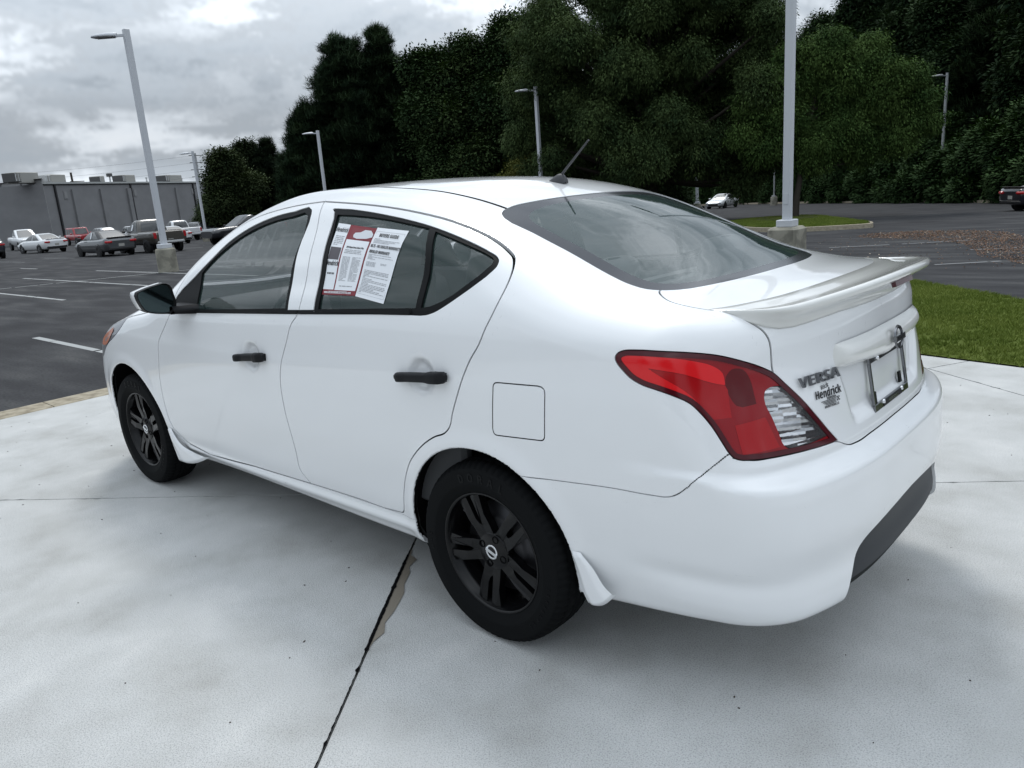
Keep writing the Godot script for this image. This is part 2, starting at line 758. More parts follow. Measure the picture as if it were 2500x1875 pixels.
func skin(soup: PackedInt32Array, rims: Array, depth := 0.006, off := 0.0, both := false) -> MB:
	# a panel from body triangles, with its cut edges turned inwards
	var mb := MB.new()
	var map := {}
	for i in range(0, soup.size(), 3):
		var k := [0, 0, 0]
		for e in 3:
			var q := soup[i + e]
			if not map.has(q):
				var nn := nrm(q)
				map[q] = mb.vert(VP[q] + nn * off, nn, Vector2(VP[q].x, VP[q].y))
			k[e] = map[q]
		mb.face(k[0], k[1], k[2])
	if depth > 0.0:
		for r: PackedInt32Array in rims:
			for i in range(0, r.size(), 2):
				var a := VP[r[i]]
				var b := VP[r[i + 1]]
				var na := nrm(r[i])
				var nb := nrm(r[i + 1])
				mb.quad(a + na * off, b + nb * off, b + nb * (off - depth), a + na * (off - depth))
	return mb


func mirrored(mb: MB, merge: bool) -> MB:
	var o := MB.new()
	if merge:
		o.add(mb)
	o.add(mb, Transform3D(Basis(Vector3(1, 0, 0), Vector3(0, 1, 0), Vector3(0, 0, -1)), Vector3.ZERO))
	return o


func pair(called: String, mb: MB, m: Material, parent: Node) -> Array:
	return [part(called, mb, m, parent), part(called, mirrored(mb, false), m, parent)]


func whole(called: String, mb: MB, m: Material, parent: Node) -> MeshInstance3D:
	return part(called, mirrored(mb, true), m, parent)


func smooth_poly(pts: Array, sub := 4, closed := true) -> PackedVector2Array:
	# Catmull-Rom through the points; a point given twice running is a corner
	var q := []
	var corner := []
	for p in pts:
		if q.size() and (q[-1] as Vector2).distance_to(p) < 1e-5:
			corner[-1] = true
		else:
			q.append(p)
			corner.append(false)
	var out := PackedVector2Array()
	var n := q.size()
	for i in (n if closed else n - 1):
		var p1: Vector2 = q[i]
		var p2: Vector2 = q[(i + 1) % n]
		var p0: Vector2 = q[(i - 1 + n) % n]
		var p3: Vector2 = q[(i + 2) % n]
		if corner[i] or (not closed and i == 0):
			p0 = p1 * 2.0 - p2
			p0 = p1 + (p1 - p2)
		if corner[(i + 1) % n] or (not closed and i == n - 2):
			p3 = p2 + (p2 - p1)
		var d01 := maxf(p0.distance_to(p1), 1e-4)
		var d12 := maxf(p1.distance_to(p2), 1e-4)
		var d23 := maxf(p2.distance_to(p3), 1e-4)
		var m1 := ((p1 - p0) / d01 * d12 + (p2 - p1) / d12 * d01) / (d01 + d12) * d12
		var m2 := ((p2 - p1) / d12 * d23 + (p3 - p2) / d23 * d12) / (d12 + d23) * d12
		for s in sub:
			var t := float(s) / sub
			var t2 := t * t
			var t3 := t2 * t
			out.append(p1 * (2 * t3 - 3 * t2 + 1) + m1 * (t3 - 2 * t2 + t) + p2 * (-2 * t3 + 3 * t2) + m2 * (t3 - t2))
	if not closed:
		out.append(q[-1])
	return out


func V2(a: Array) -> Array:
	var o := []
	for i in range(0, a.size(), 2):
		o.append(Vector2(a[i], a[i + 1]))
	return o


func region(poly: PackedVector2Array, e1: Vector3, e2: Vector3, face := Vector3.ZERO, face_min := 0.0) -> Callable:
	# signed distance to an outline drawn in the plane of e1, e2
	var lo := poly[0]
	var hi := poly[0]
	for p in poly:
		lo = lo.min(p)
		hi = hi.max(p)
	var lo2 := lo - Vector2(0.04, 0.04)
	var hi2 := hi + Vector2(0.04, 0.04)
	var n := poly.size()
	return func(p: Vector3) -> float:
		var q := Vector2(p.dot(e1), p.dot(e2))
		if q.x < lo2.x or q.y < lo2.y or q.x > hi2.x or q.y > hi2.y:
			return 1.0
		if face != Vector3.ZERO and p.dot(face) < face_min:
			return 1.0
		var best := 1e9
		for i in n:
			var c := Geometry2D.get_closest_point_to_segment(q, poly[i], poly[(i + 1) % n])
			var d := c.distance_squared_to(q)
			if d < best:
				best = d
		best = sqrt(best)
		return -best if Geometry2D.is_point_in_polygon(q, poly) else best


func side_region(poly: PackedVector2Array) -> Callable:
	return region(poly, Vector3(1, 0, 0), Vector3(0, 1, 0), Vector3(0, 0, -1), 0.33)

var M := {}


func letters(text: String, size: float, depth: float, font: String, bold := false, cond := 1.0) -> ArrayMesh:
	# raised lettering, size = height of a capital in metres; centred at the origin, facing +z
	var t := TextMesh.new()
	var f := SystemFont.new()
	f.font_names = PackedStringArray([font])
	if bold:
		f.font_weight = 700
	t.font = f
	t.font_size = 64
	t.pixel_size = size / 46.0
	t.depth = depth
	t.curve_step = 2.0
	t.text = text
	var a: Array = t.surface_get_arrays(0) if t.get_surface_count() > 0 else []
	var m := ArrayMesh.new()
	if a.size() == 0 or a[Mesh.ARRAY_VERTEX] == null:
		return m
	var v: PackedVector3Array = a[Mesh.ARRAY_VERTEX]
	for i in v.size():
		v[i].x *= cond
	a[Mesh.ARRAY_VERTEX] = v
	for s in t.get_surface_count():
		var b: Array = t.surface_get_arrays(s)
		var w: PackedVector3Array = b[Mesh.ARRAY_VERTEX]
		for i in w.size():
			w[i].x *= cond
		b[Mesh.ARRAY_VERTEX] = w
		m.add_surface_from_arrays(Mesh.PRIMITIVE_TRIANGLES, b)
	return m


func car_materials() -> void:
	var paint := mat(lin(.80, .81, .82), 0.32)
	paint.clearcoat_enabled = true
	paint.clearcoat = 1.0
	paint.clearcoat_roughness = 0.04
	M.paint = paint
	var pearl := paint.duplicate()
	pearl.albedo_color = lin(.70, .70, .675).linear_to_srgb()
	M.pearl = pearl
	M.trim = mat(lin(.006, .0065, .007), 0.5, 0.0, .25)
	M.aerial = mat(lin(.035, .036, .04), .5)
	M.rubber = mat(lin(.0065, .007, .0075), 0.75, 0.0, 0.2)
	M.plastic = mat(lin(.010, .0105, .012), 0.5, 0.0, .3)
	M.valance = mat(lin(.028, .031, .036), 0.55, 0.0, .4)
	M.gloss = mat(lin(.003, .003, .0035), 0.22, 0.0, .38)
	M.dark = mat(lin(.005, .005, .0055), 0.9, 0.0, 0.15)
	M.shell = mat(lin(.03, .032, .032), 0.9, 0.0, 0.2)
	M.window = glass(lin(.050, .098, .088), 0.27)
	M.rear_window = glass(lin(.085, .132, .128), 0.36)
	M.wind_window = glass(lin(.02, .035, .03), 0.25)
	M.frit = mat(lin(.032, .033, .040), 0.12)
	M.chrome = mat(lin(.75, .76, .78), 0.12, 1.0)
	M.mirror_glass = mat(lin(.055, .075, .078), 0.05, 1.0)
	M.red_dark = mat(lin(.060, .0025, .007), 0.12)
	M.red = mat(lin(.34, .005, .008), 0.12)
	M.red_bright = mat(lin(.66, .012, .016), 0.12)
	M.red_mid = mat(lin(.24, .003, .007), 0.12)
	M.red_deep = mat(lin(.09, .001, .003), 0.12)
	for k in ["red_dark", "red", "red_bright", "red_mid", "red_deep"]:
		M[k].metallic_specular = .5
	M.silver = mat(lin(.60, .61, .63), 0.22, 1.0)
	M.clear = glass(lin(.6, .6, .62), 0.06)
	M.amber = mat(lin(.46, .17, .10), 0.2)
	M.cloth = mat(lin(.13, .135, .135), 0.95, 0.0, 0.2)
	M.cloth_dark = mat(lin(.05, .052, .055), 0.95, 0.0, 0.2)
	M.dash = mat(lin(.07, .072, .075), 0.8, 0.0, 0.3)
	M.dark_chrome = mat(lin(.20, .205, .215), 0.18, 1.0)
	M.print = mat(lin(.01, .01, .012), 0.4)
	M.brake = mat(lin(.06, .06, .065), 0.45, 0.8)


func mirror_text(m: ArrayMesh) -> ArrayMesh:
	return m


func make_wheel(parent: Node3D, at: Vector3, left: bool) -> Node3D:
	# built facing -z (outwards on the left side); turned for the right side
	var w := Node3D.new()
	w.name = "wheel"
	w.position = at
	if not left:
		w.rotation.y = PI
	parent.add_child(w, true)
	var bz := Basis(Vector3(1, 0, 0), Vector3(0, 1, 0), Vector3(0, 0, -1))  # profile axis points outwards
	# tyre with grooves
	var prof := [Vector2(.202, -.070), Vector2(.215, -.082), Vector2(.245, -.093), Vector2(.275, -.092), Vector2(.297, -.082), Vector2(.306, -.068), Vector2(.3095, -.050), Vector2(.303, -.047), Vector2(.303, -.041), Vector2(.3105, -.038), Vector2(.311, -.016), Vector2(.304, -.013), Vector2(.304, -.006), Vector2(.311, -.003), Vector2(.311, .003), Vector2(.304, .006), Vector2(.304, .013), Vector2(.311, .016), Vector2(.3105, .038), Vector2(.303, .041), Vector2(.303, .047), Vector2(.3095, .050), Vector2(.306, .068), Vector2(.297, .082), Vector2(.290, .0865), Vector2(.2885, .0895), Vector2(.284, .0900), Vector2(.270, .0925), Vector2(.248, .0930), Vector2(.240, .0945), Vector2(.236, .0925), Vector2(.222, .0865), Vector2(.213, .081), Vector2(.207, .0765), Vector2(.202, .074)]
	var t := MB.new()
	var steps := 216
	var base := 0
	var rows := []
	for i in steps:
		var a := TAU * i / steps
		var row := PackedVector3Array()
		for j in prof.size():
			var r: float = prof[j].x
			var z: float = prof[j].y
			if absf(z) > 0.045 and r > 0.296 and i % 3 == 0:
				r -= 0.0055
			elif absf(z) < 0.045 and absf(z) > 0.014 and r > .307 and i % 6 == 2:
				r -= 0.004
			row.append(Vector3(cos(a) * r, sin(a) * r, -z))
		rows.append(row)
	t.grid(rows, false, true, Vector3.ZERO)
	# normals of the ring must point away from the tyre's core
	for i in t.v.size():
		var p: Vector3 = t.v[i]
		var core := Vector3(p.x, p.y, 0).normalized() * 0.25
		if t.n[i].dot(p - core) < 0.0:
			t.n[i] = -t.n[i]
	var fixed := MB.new()
	fixed.v = t.v
	fixed.n = t.n
	fixed.uv = t.uv
	for i in range(0, t.idx.size(), 3):
		fixed.face(t.idx[i], t.idx[i + 1], t.idx[i + 2])
	var tyre := part("tyre", fixed, M.rubber, w)
	# raised writing on the sidewall
	var wr := MB.new()
	for word in [["DORAL", PI * 0.5 - .34, .17, .028], ["185/65R15", PI * 1.05, .085, .013], ["M+S", PI * -.05, .10, .013]]:
		var s: String = word[0]
		for k in s.length():
			var m := letters(s[k], word[3], 0.002, "Droid Sans", true)
			if m.get_surface_count() == 0:
				continue
			var a: float = word[1] + word[2] * k
			var rr := 0.259
			var bb := Basis(Vector3(-sin(a), cos(a), 0), Vector3(cos(a), sin(a), 0), Vector3(0, 0, -1))
			var ar: Array = m.surface_get_arrays(0)
			var piece := MB.new()
			piece.v = ar[Mesh.ARRAY_VERTEX]
			piece.n = ar[Mesh.ARRAY_NORMAL]
			piece.uv.resize(piece.v.size())
			piece.idx = ar[Mesh.ARRAY_INDEX] if ar[Mesh.ARRAY_INDEX] != null else PackedInt32Array(range(piece.v.size()))
			wr.add(piece, Transform3D(bb, Vector3(cos(a) * rr, sin(a) * rr, -.0935)))
	if wr.v.size() > 0:
		var wp := part("lettering", wr, M.trim, tyre)
		wp.set_meta("kind", "stuff")
	# rim
	var rim := MB.new()
	rim.lathe([Vector2(.204, .070), Vector2(.2075, .0765), Vector2(.2055, .0795), Vector2(.200, .0785), Vector2(.197, .073), Vector2(.194, .064), Vector2(.190, .058), Vector2(.180, .04), Vector2(.174, 0.0), Vector2(.172, -.06), Vector2(.2, -.07)], 72, bz, Vector3.ZERO)
	# lathe gives outward normals of the outer side; the barrel is seen from within
	for i in rim.v.size():
		var p := rim.v[i]
		if Vector2(p.x, p.y).length() < 0.1965 and rim.n[i].dot(Vector3(p.x, p.y, 0)) > 0.0:
			rim.n[i] = -rim.n[i]
	var rim2 := MB.new()
	rim2.v = rim.v
	rim2.n = rim.n
	rim2.uv = rim.uv
	for i in range(0, rim.idx.size(), 3):
		rim2.face(rim.idx[i], rim.idx[i + 1], rim.idx[i + 2])
	var rimp := part("rim", rim2, M.gloss, w)
	for k in 5:
		var a0 := TAU * k / 5.0 + (-.16 if at.x < 1.0 else .22)
		var sp := MB.new()
		for sgn in [-1.0, 1.0]:
			# one of the two prongs of a spoke
			var pts := PackedVector2Array()
			for q in [[.045, .0], [.092, .0], [.100, .006], [.118, .0095], [.1935, .0115], [.1955, .030], [.1935, .050], [.125, .040], [.085, .0365], [.050, .034]]:
				pts.append(Vector2(q[0], q[1] * sgn))
			var fr := func(q: Vector2, hgt: float) -> Vector3:
				var rr := q.length()
				var z := 0.060 + 0.014 * smoothstep(.06, .16, rr) - .004 * smoothstep(.16, .195, rr) - absf(absf(q.y) - .026) * 0.22
				return Vector3(q.x * cos(a0) - q.y * sin(a0), q.x * sin(a0) + q.y * cos(a0), -(z + hgt))
			sp.prism(pts, fr, -0.030, 0.0)
		part("spoke", sp, M.gloss, rimp)
	var hub := MB.new()
	hub.lathe([Vector2(.066, .03), Vector2(.066, .052), Vector2(.060, .061), Vector2(.034, .0625), Vector2(.031, .066), Vector2(.0, .067)], 40, bz, Vector3.ZERO)
	var hp := part("hub", hub, M.gloss, rimp)
	for k in 4:
		var a := TAU * k / 4.0 + 0.35
		var lug := MB.new()
		lug.lathe([Vector2(.0125, .055), Vector2(.0125, .0640), Vector2(.0105, .0640), Vector2(.0100, .045), Vector2(0.0, .046)], 14, bz, Vector3(cos(a) * .048, sin(a) * .048, 0))
		part("lug_hole", lug, M.dark, rimp)
	var cap := MB.new()
	for i in 40:
		pass
	cap.lathe([Vector2(.0190, .0668), Vector2(.0195, .0682), Vector2(.0245, .0682), Vector2(.025, .0665)], 36, bz, Vector3.ZERO)
	cap.box(Vector3(0, 0, -.0685), Vector3(.050, .0105, .0025), Basis(Vector3(0, 0, 1), 0.35), 0.0)
	part("cap_badge", cap, M.chrome, rimp)
	var drum := MB.new()
	drum.lathe([Vector2(.155, -.02), Vector2(.155, .005), Vector2(.108, .012), Vector2(.105, .028), Vector2(.0, .03)], 40, bz, Vector3.ZERO)
	part("brake_disc", drum, M.brake, w)
	return w


func make_car() -> void:
	prepare_body()
	var car := thing("parked_car", "white four-door sedan with black wheels and rear spoiler, parked on the concrete in front", "car")
	var soup := mesh_body()
	carve(soup, func(p: Vector3) -> float: return p.z)
	soup = cut_in
	soup = refine(soup, func(p: Vector3) -> bool: return (p.x < -.60 and p.y > .62 and p.y < .74) or (p.x < -.85 and p.y > .70 and p.y < 1.0 and p.z > -.42) or (p.x < -.5 and p.y < .44 and p.y > .25))
	# the wheel openings
	var arch_r := func(p: Vector3) -> float:
		if p.z > -0.45:
			return 1.0
		return sqrt(pow(p.x - .01, 2.0) + pow(p.y - .325, 2.0)) - .342
	var arch_f := func(p: Vector3) -> float:
		if p.z > -0.45:
			return 1.0
		return sqrt(pow(p.x - 2.61, 2.0) + pow(p.y - .327, 2.0)) - .352
	carve(soup, arch_r)
	soup = cut_out
	var lips := [rim_out]
	carve(soup, arch_f)
	soup = cut_out
	lips.append(rim_out)
	# outlines seen from the side
	var p_fdoor := smooth_poly(V2([.997, .334, .997, .334, 1.44, .321, 2.05, .316, 2.108, .327, 2.187, .361, 2.218, .418, 2.224, .502, 2.211, .587, 2.193, .67, 2.159, .752, 2.127, .837, 2.099, .868, 2.04, .922, 1.992, .973, 1.962, 1.03, 1.940, 1.09, 1.90, 1.142, 1.83, 1.197, 1.74, 1.264, 1.645, 1.326, 1.489, 1.381, 1.285, 1.415, 1.101, 1.432, .952, 1.438, .952, 1.438, .908, 1.337, .887, 1.22, .889, 1.089, .905, 1.035, .943, 1.0, .985, .925, 1.031, .84, 1.052, .782, 1.061, .717, 1.06, .638, 1.05, .544, 1.047, .46, 1.05, .391]), 3)
	var p_rdoor := smooth_poly(V2([.997, .334, .997, .334, 1.05, .391, 1.047, .46, 1.05, .544, 1.06, .638, 1.061, .717, 1.052, .782, 1.031, .84, .985, .925, .943, 1.0, .905, 1.035, .889, 1.089, .887, 1.22, .908, 1.337, .952, 1.438, .952, 1.438, .752, 1.424, .549, 1.405, .369, 1.380, .206, 1.348, .083, 1.311, .009, 1.282, -.045, 1.256, -.078, 1.236, -.099, 1.210, -.109, 1.173, -.104, 1.132, -.088, 1.089, -.067, 1.050, -.040, .997, -.005, .950, .023, .901, .054, .836, .082, .775, .104, .722, .128, .700, .171, .683, .223, .653, .275, .612, .321, .564, .353, .513, .381, .454, .397, .404, .408, .365, .420, .347, .45, .342, .681, .340]), 3)
	var p_fwin := smooth_poly(V2([.972, 1.040, .972, 1.040, .978, 1.20, .985, 1.30, .990, 1.395, 1.003, 1.410, 1.132, 1.408, 1.255, 1.395, 1.377, 1.371, 1.496, 1.335, 1.60, 1.285, 1.67, 1.232, 1.80, 1.147, 1.938, 1.058, 1.985, .975, 1.985, .975, 1.757, .995]), 3)
	var p_fglass := smooth_poly(V2([.996, 1.054, .996, 1.054, 1.002, 1.20, 1.010, 1.38, 1.02, 1.393, 1.132, 1.390, 1.255, 1.377, 1.377, 1.353, 1.49, 1.318, 1.60, 1.265, 1.69, 1.205, 1.738, 1.166, 1.738, 1.166, 1.725, 1.012, 1.725, 1.012, 1.4, 1.030]), 3)
	var p_rwin := smooth_poly(V2([.802, 1.052, .802, 1.052, .800, 1.182, .815, 1.305, .842, 1.400, .860, 1.408, .799, 1.408, .656, 1.396, .520, 1.379, .393, 1.360, .275, 1.338, .165, 1.311, .064, 1.280, .002, 1.257, -.029, 1.243, -.044, 1.230, -.047, 1.217, -.040, 1.204, 0, 1.169, .055, 1.134, .117, 1.099, .149, 1.084, .188, 1.073, .262, 1.069]), 3)
	var p_rglass := smooth_poly(V2([.776, 1.062, .776, 1.062, .776, 1.202, .790, 1.30, .815, 1.390, .815, 1.390, .711, 1.385, .509, 1.367, .390, 1.351, .279, 1.334, .279, 1.334, .239, 1.241, .243, 1.092, .243, 1.092]), 3)
	var p_qglass := smooth_poly(V2([.246, 1.324, .246, 1.324, .156, 1.300, .056, 1.270, .000, 1.250, -.022, 1.238, -.026, 1.228, -.016, 1.212, .042, 1.166, .101, 1.130, .145, 1.111, .187, 1.098, .218, 1.094, .218, 1.094, .213, 1.241]), 3)
	var g_fwin := side_region(p_fwin)
	var g_rwin := side_region(p_rwin)
	# top outlines: x, z
	var top_x := Vector3(1, 0, 0)
	var top_z := Vector3(0, 0, 1)
	var p_back := smooth_poly(V2([.098, .03, .098, .03, .102, -.10, .113, -.20, .134, -.34, .146, -.43, .128, -.505, .094, -.530, -.024, -.537, -.214, -.541, -.332, -.546, -.391, -.549, -.442, -.543, -.472, -.524, -.509, -.48, -.552, -.368, -.582, -.222, -.594, -.10, -.596, .03, -.596, .03]), 3)
	var p_back_in := smooth_poly(V2([.058, .03, .058, .03, .062, -.10, .072, -.23, .080, -.36, .076, -.41, .060, -.449, .035, -.470, -.049, -.483, -.175, -.485, -.293, -.487, -.380, -.489, -.431, -.482, -.467, -.452, -.493, -.405, -.533, -.23, -.545, -.10, -.547, .03, -.547, .03]), 3)
	var p_wind := smooth_poly(V2([1.30, .03, 1.30, .03, 1.295, -.25, 1.33, -.50, 1.40, -.545, 1.66, -.60, 1.95, -.675, 2.06, -.66, 2.14, -.45, 2.19, -.2, 2.20, .03, 2.20, .03]), 3)
	var g_back := region(p_back, top_x, top_z, Vector3(0, 1, 0), 0.95)
	var g_wind := region(p_wind, top_x, top_z, Vector3(0, 1, 0), 0.95)
	# ---- inner shell: everything but the openings, set in by the thickness of the doors
	var sh := soup
	for g in [g_fwin, g_rwin, g_back, g_wind]:
		carve(sh, g)
		sh = cut_out
	part("body_shell", mirrored(skin(sh, [], 0.0, -.026), true), M.shell, car)
	# ---- glazing in the roof surface
	carve(soup, g_back, .001)
	soup = cut_out
	var bg := cut_in
	var bg_rim := rim_in
	var rest_rims := [rim_out]
	carve(bg, region(p_back_in, top_x, top_z))
	var back := whole("rear_window", skin(cut_in, [], 0.0, -.002), M.rear_window, car)
	whole("frit_border", skin(cut_out, [bg_rim], 0.006, -.002), M.frit, back)
	carve(soup, g_wind, .001)
	soup = cut_out
	rest_rims.append(rim_out)
	whole("windscreen", skin(cut_in, [rim_in], 0.006, -.002), M.wind_window, car)
	# ---- tail lamps: drawn square to the rear corner
	var d1 := Vector3(.70711, 0, -.70711)
	var up := Vector3.UP
	var lens := [-.499, .993, -.791, -.504, 1.005, -.788, -.519, 1.013, -.783, -.546, 1.016, -.778, -.619, 1.015, -.757, -.691, 1.009, -.718, -.733, 1.0, -.684, -.773, .982, -.643, -.809, .957, -.594, -.826, .938, -.565, -.848, .908, -.543, -.875, .862, -.505, -.903, .804, -.462, -.921, .761, -.429, -.938, .725, -.400, -.938, .725, -.400, -.916, .728, -.490, -.889, .732, -.567, -.858, .735, -.632, -.824, .738, -.684, -.804, .741, -.704, -.792, .747, -.712, -.783, .757, -.716, -.766, .783, -.720, -.740, .825, -.727, -.714, .859, -.736, -.689, .884, -.745, -.651, .903, -.761, -.611, .917, -.775, -.574, .928, -.784, -.540, .944, -.787, -.520, .963, -.790, -.506, .979, -.792]
	var p_lens := PackedVector2Array()
	for i in range(0, lens.size(), 3):
		p_lens.append(Vector2(Vector3(lens[i], lens[i + 1], lens[i + 2]).dot(d1), lens[i + 1]))
	var lens_pts := Array(p_lens)
	p_lens = smooth_poly(lens_pts, 3)
	var face_rear := Vector3(-.6, 0, -.8)
	carve(soup, region(p_lens, d1, up, face_rear, .5), .0015)
	soup = cut_out
	rest_rims.append(rim_out)
	var ls := cut_in
	var ls_rim := rim_in
	var inner := Geometry2D.offset_polygon(p_lens, -.0135)[0]
	carve(ls, region(inner, d1, up))
	var bezel := cut_out
	var core := cut_in
	var clear := smooth_poly(V2([-.153, .892, -.153, .901, -.160, .906, -.176, .903, -.204, .866, -.246, .808, -.300, .748, -.340, .745, -.340, .745, -.240, .744, -.209, .748, -.196, .760, -.186, .79, -.169, .830]), 3)
	# the clear pane: from its own outline on the surface
	var cl := [-.821, .880, -.604, -.821, .897, -.597, -.830, .904, -.579, -.842, .902, -.555, -.867, .866, -.522, -.896, .808, -.482, -.924, .748, -.438, -.924, .748, -.438, -.912, .745, -.481, -.893, .744, -.542, -.881, .746, -.578, -.871, .756, -.588, -.858, .788, -.593, -.842, .829, -.599]
	var cp := []
	for i in range(0, cl.size(), 3):
		cp.append(Vector2(Vector3(cl[i], cl[i + 1], cl[i + 2]).dot(d1), cl[i + 1]))
	clear = smooth_poly(cp, 3)
	carve(core, region(clear, d1, up), .001)
	var pane := cut_in
	core = cut_out
	var lamp_pair := pair("tail_lamp", skin(bezel, [ls_rim], 0.012, .0015), M.red_dark, car)
	# zones of the red lens; a small step in height between them
	var zone := func(pts: Array) -> Callable:
		return region(smooth_poly(pts, 3), d1, up)
	# u = along the corner (0.207 at the front tip to -0.38 at the rear edge), v = height
	var z_band := V2([.197, 1.0, .197, 1.0, .16, 1.002, .10, 1.0, .02, .988, -.02, .975, -.045, .955, -.05, .925, -.05, .925, -.02, .932, .05, .957, .135, .972, .135, .972, .10, .948, .05, .915, .02, .885, 0, .845, -.005, .82, -.02, .80, -.03, .775, -.045, .757, -.045, .757, -.02, .77, .01, .82, .04, .88, .08, .912, .13, .93, .17, .955, .19, .98])
	carve(core, zone.call(z_band))
	var zb := skin(cut_in, [], 0.0, .0005)
	core = cut_out
	var z_mid := V2([.133, .970, .133, .970, .05, .956, -.02, .931, -.05, .924, -.057, .88, -.06, .845, -.06, .845, 0, .848, .02, .885, .05, .915, .10, .948])
	carve(core, zone.call(z_mid))
	var zm := skin(cut_in, [], 0.0, -.0005)
	core = cut_out
	var z_bulb := V2([-.053, .945, -.07, .962, -.10, .958, -.118, .93, -.125, .895, -.13, .87, -.13, .87, -.075, .872, -.062, .89])
	carve(core, zone.call(z_bulb))
	var zc := skin(cut_in, [], 0.0, -.001)
	core = cut_out
	var z_low := V2([-.066, .825, -.066, .825, -.15, .835, -.15, .835, -.185, .755, -.185, .755, -.08, .752, -.08, .752])
	carve(core, zone.call(z_low))
	var zd := skin(cut_in, [], 0.0, 0.0)
	core = cut_out
	var ze := skin(core, [], 0.0, -.0008)
	var parts := [[ze, M.red_mid, "lens"], [zb, M.red_bright, "light_band"], [zm, M.red, "lens"], [zc, M.red_deep, "bulb_chamber"], [zd, M.red, "lens"]]
	for s in 2:
		for q in parts:
			part(q[2], q[0] if s == 0 else mirrored(q[0], false), q[1], lamp_pair[s])
		if s == 0:
			pane = refine(refine(pane, func(_p): return true), func(_p): return true)
		var pn := facets(skin(pane, [], 0.0, -.012))
		part("reversing_light", pn if s == 0 else mirrored(pn, false), M.reflector, lamp_pair[s])
		var pc := skin(pane, [], 0.0, .0002)
		part("clear_lens", pc if s == 0 else mirrored(pc, false), M.clear, lamp_pair[s])
	# ---- bumpers
	var yS := spline([-.782, -.73, -.662, -.642, -.60, -.486, -.188, 0.0], [.757, .704, .640, .633, .630, .629, .615, .61], -.8, .004, 201)
	var yw := spline([0.0, .20, .31, .335, .365, .395, .41, .49, .567, .632, .684, .712], [.697, .6965, .696, .698, .708, .7215, .7255, .7285, .7315, .7345, .738, .747], 0.0, .004, 181)
	var g_bump := func(p: Vector3) -> float:
		if p.x > -.1:
			return 1.0
		var w := absf(p.z)
		var Y: float
		var k := 1.0
		if p.x > -.788 and w > .6:
			Y = yS[clampi(int((p.x + .8) / .004), 0, 200)]
			if p.x < -.655:
				k = .72
		else:
			Y = yw[clampi(int(w / .004), 0, 180)]
		return (p.y - Y) * k
	carve(soup, g_bump, .0016)
	soup = cut_out
	rest_rims.append(rim_out)
	var bump := cut_in
	var bump_rim := rim_in
	var p_val := smooth_poly(V2([.03, .480, .03, .480, -.15, .472, -.29, .452, -.345, .438, -.378, .418, -.405, .375, -.428, .325, -.445, .285, -.455, .20, -.455, .20, .03, .20, .03, .20]), 3)
	carve(bump, region(p_val, Vector3(0, 0, 1), up, Vector3(-1, 0, 0), .75), .001)
	bump = cut_out
	var val_rim := rim_out
	var val := cut_in
	carve(val, func(p: Vector3) -> float: return .335 - p.y)
	var rb := whole("rear_bumper", skin(bump, [val_rim, bump_rim], .010), M.paint, car)
	whole("valance", skin(cut_in, [rim_in], .03, -.009), M.valance, rb)
	# ---- boot lid: seen along a slope, from above and behind
	var du := Vector3(.8, .6, 0)
	var p_boot := smooth_poly(V2([.03, .23, .03, .23, -.36, .26, -.50, .30, -.532, .296, -.558, .272, -.581, .232, -.588, .195, -.594, .160, -.599, .119, -.596, .070, -.584, .0216, -.572, -.008, -.566, -.035, -.5665, -.062, -.568, -.0956, -.56, -.125, -.52, -.17, -.47, -.235, -.41, -.315, -.35, -.42, -.2, -.46, .03, -.46, .03, -.46]), 3)
	carve(soup, region(p_boot, top_z, du, Vector3(-.6, .8, 0), .85), .0026)
	soup = cut_out
	rest_rims.append(rim_out)
	var lid := whole("boot_lid", skin(cut_in, [rim_in]), M.paint, car)
	# ---- roof panel and its two ditch strips
	var g_strip := func(p: Vector3) -> float:
		if p.y < 1.3 or p.x < .12 or p.x > 1.5:
			return 1.0
		return absf(absf(p.z) - (.465 + .02 * sst(.9, 1.5, p.x))) - .0065
	carve(soup, g_strip)
	soup = cut_out
	var strips := skin(cut_in, [rim_in], .004, -.003)
	carve(soup, func(p: Vector3) -> float: return 1.0 if p.y < 1.3 or p.x < -.05 else maxf(absf(p.z) - (.465 + .02 * sst(.9, 1.5, p.x)), p.x - 1.4))
	var roof := whole("roof", skin(cut_in, []), M.paint, car)
	soup = cut_out
	for q in [strips, mirrored(strips, false)]:
		part("roof_moulding", q, M.trim, roof)
	# ---- doors with their windows
	for door in [["front_door", p_fdoor, g_fwin, [p_fglass]], ["rear_door", p_rdoor, g_rwin, [p_rglass, p_qglass]]]:
		carve(soup, side_region(door[1]), .0026)
		soup = cut_out
		rest_rims.append(rim_out)
		var ds := cut_in
		var d_rims := [rim_in]
		var frontdoor: bool = door[0] == "front_door"
		# black belt strip along the foot of the windows
		var g_belt := func(p: Vector3) -> float:
			if p.z > -.5:
				return 1.0
			var y0 := lerpf(1.0365, 0.983, (p.x - .899) / (1.985 - .899)) if p.x > .899 else lerpf(1.0700, 1.0365, (p.x - .262) / (.899 - .262))
			var g := absf(p.y - y0 - .0085) - .0075
			return maxf(g, maxf(.262 - p.x, p.x - 1.99))
		carve(ds, door[2], .0005)
		ds = cut_out
		d_rims.append(rim_out)
		var win := cut_in
		var win_rims := [rim_in]
		carve(ds, g_belt, .0005)
		ds = cut_out
		d_rims.append(rim_out)
		var belt := cut_in
		win_rims.append(rim_in)
		carve(win, g_belt, .0)
		win = cut_out
		belt.append_array(cut_in)
		var handle_at: Array = [1.25, .846, 1.0] if frontdoor else [.205, .879, 1.12]
		var glassed := []
		for gp in door[3]:
			carve(win, side_region(gp), .0)
			glassed.append([cut_in, rim_in])
			win = cut_out
			win_rims.append(rim_out)
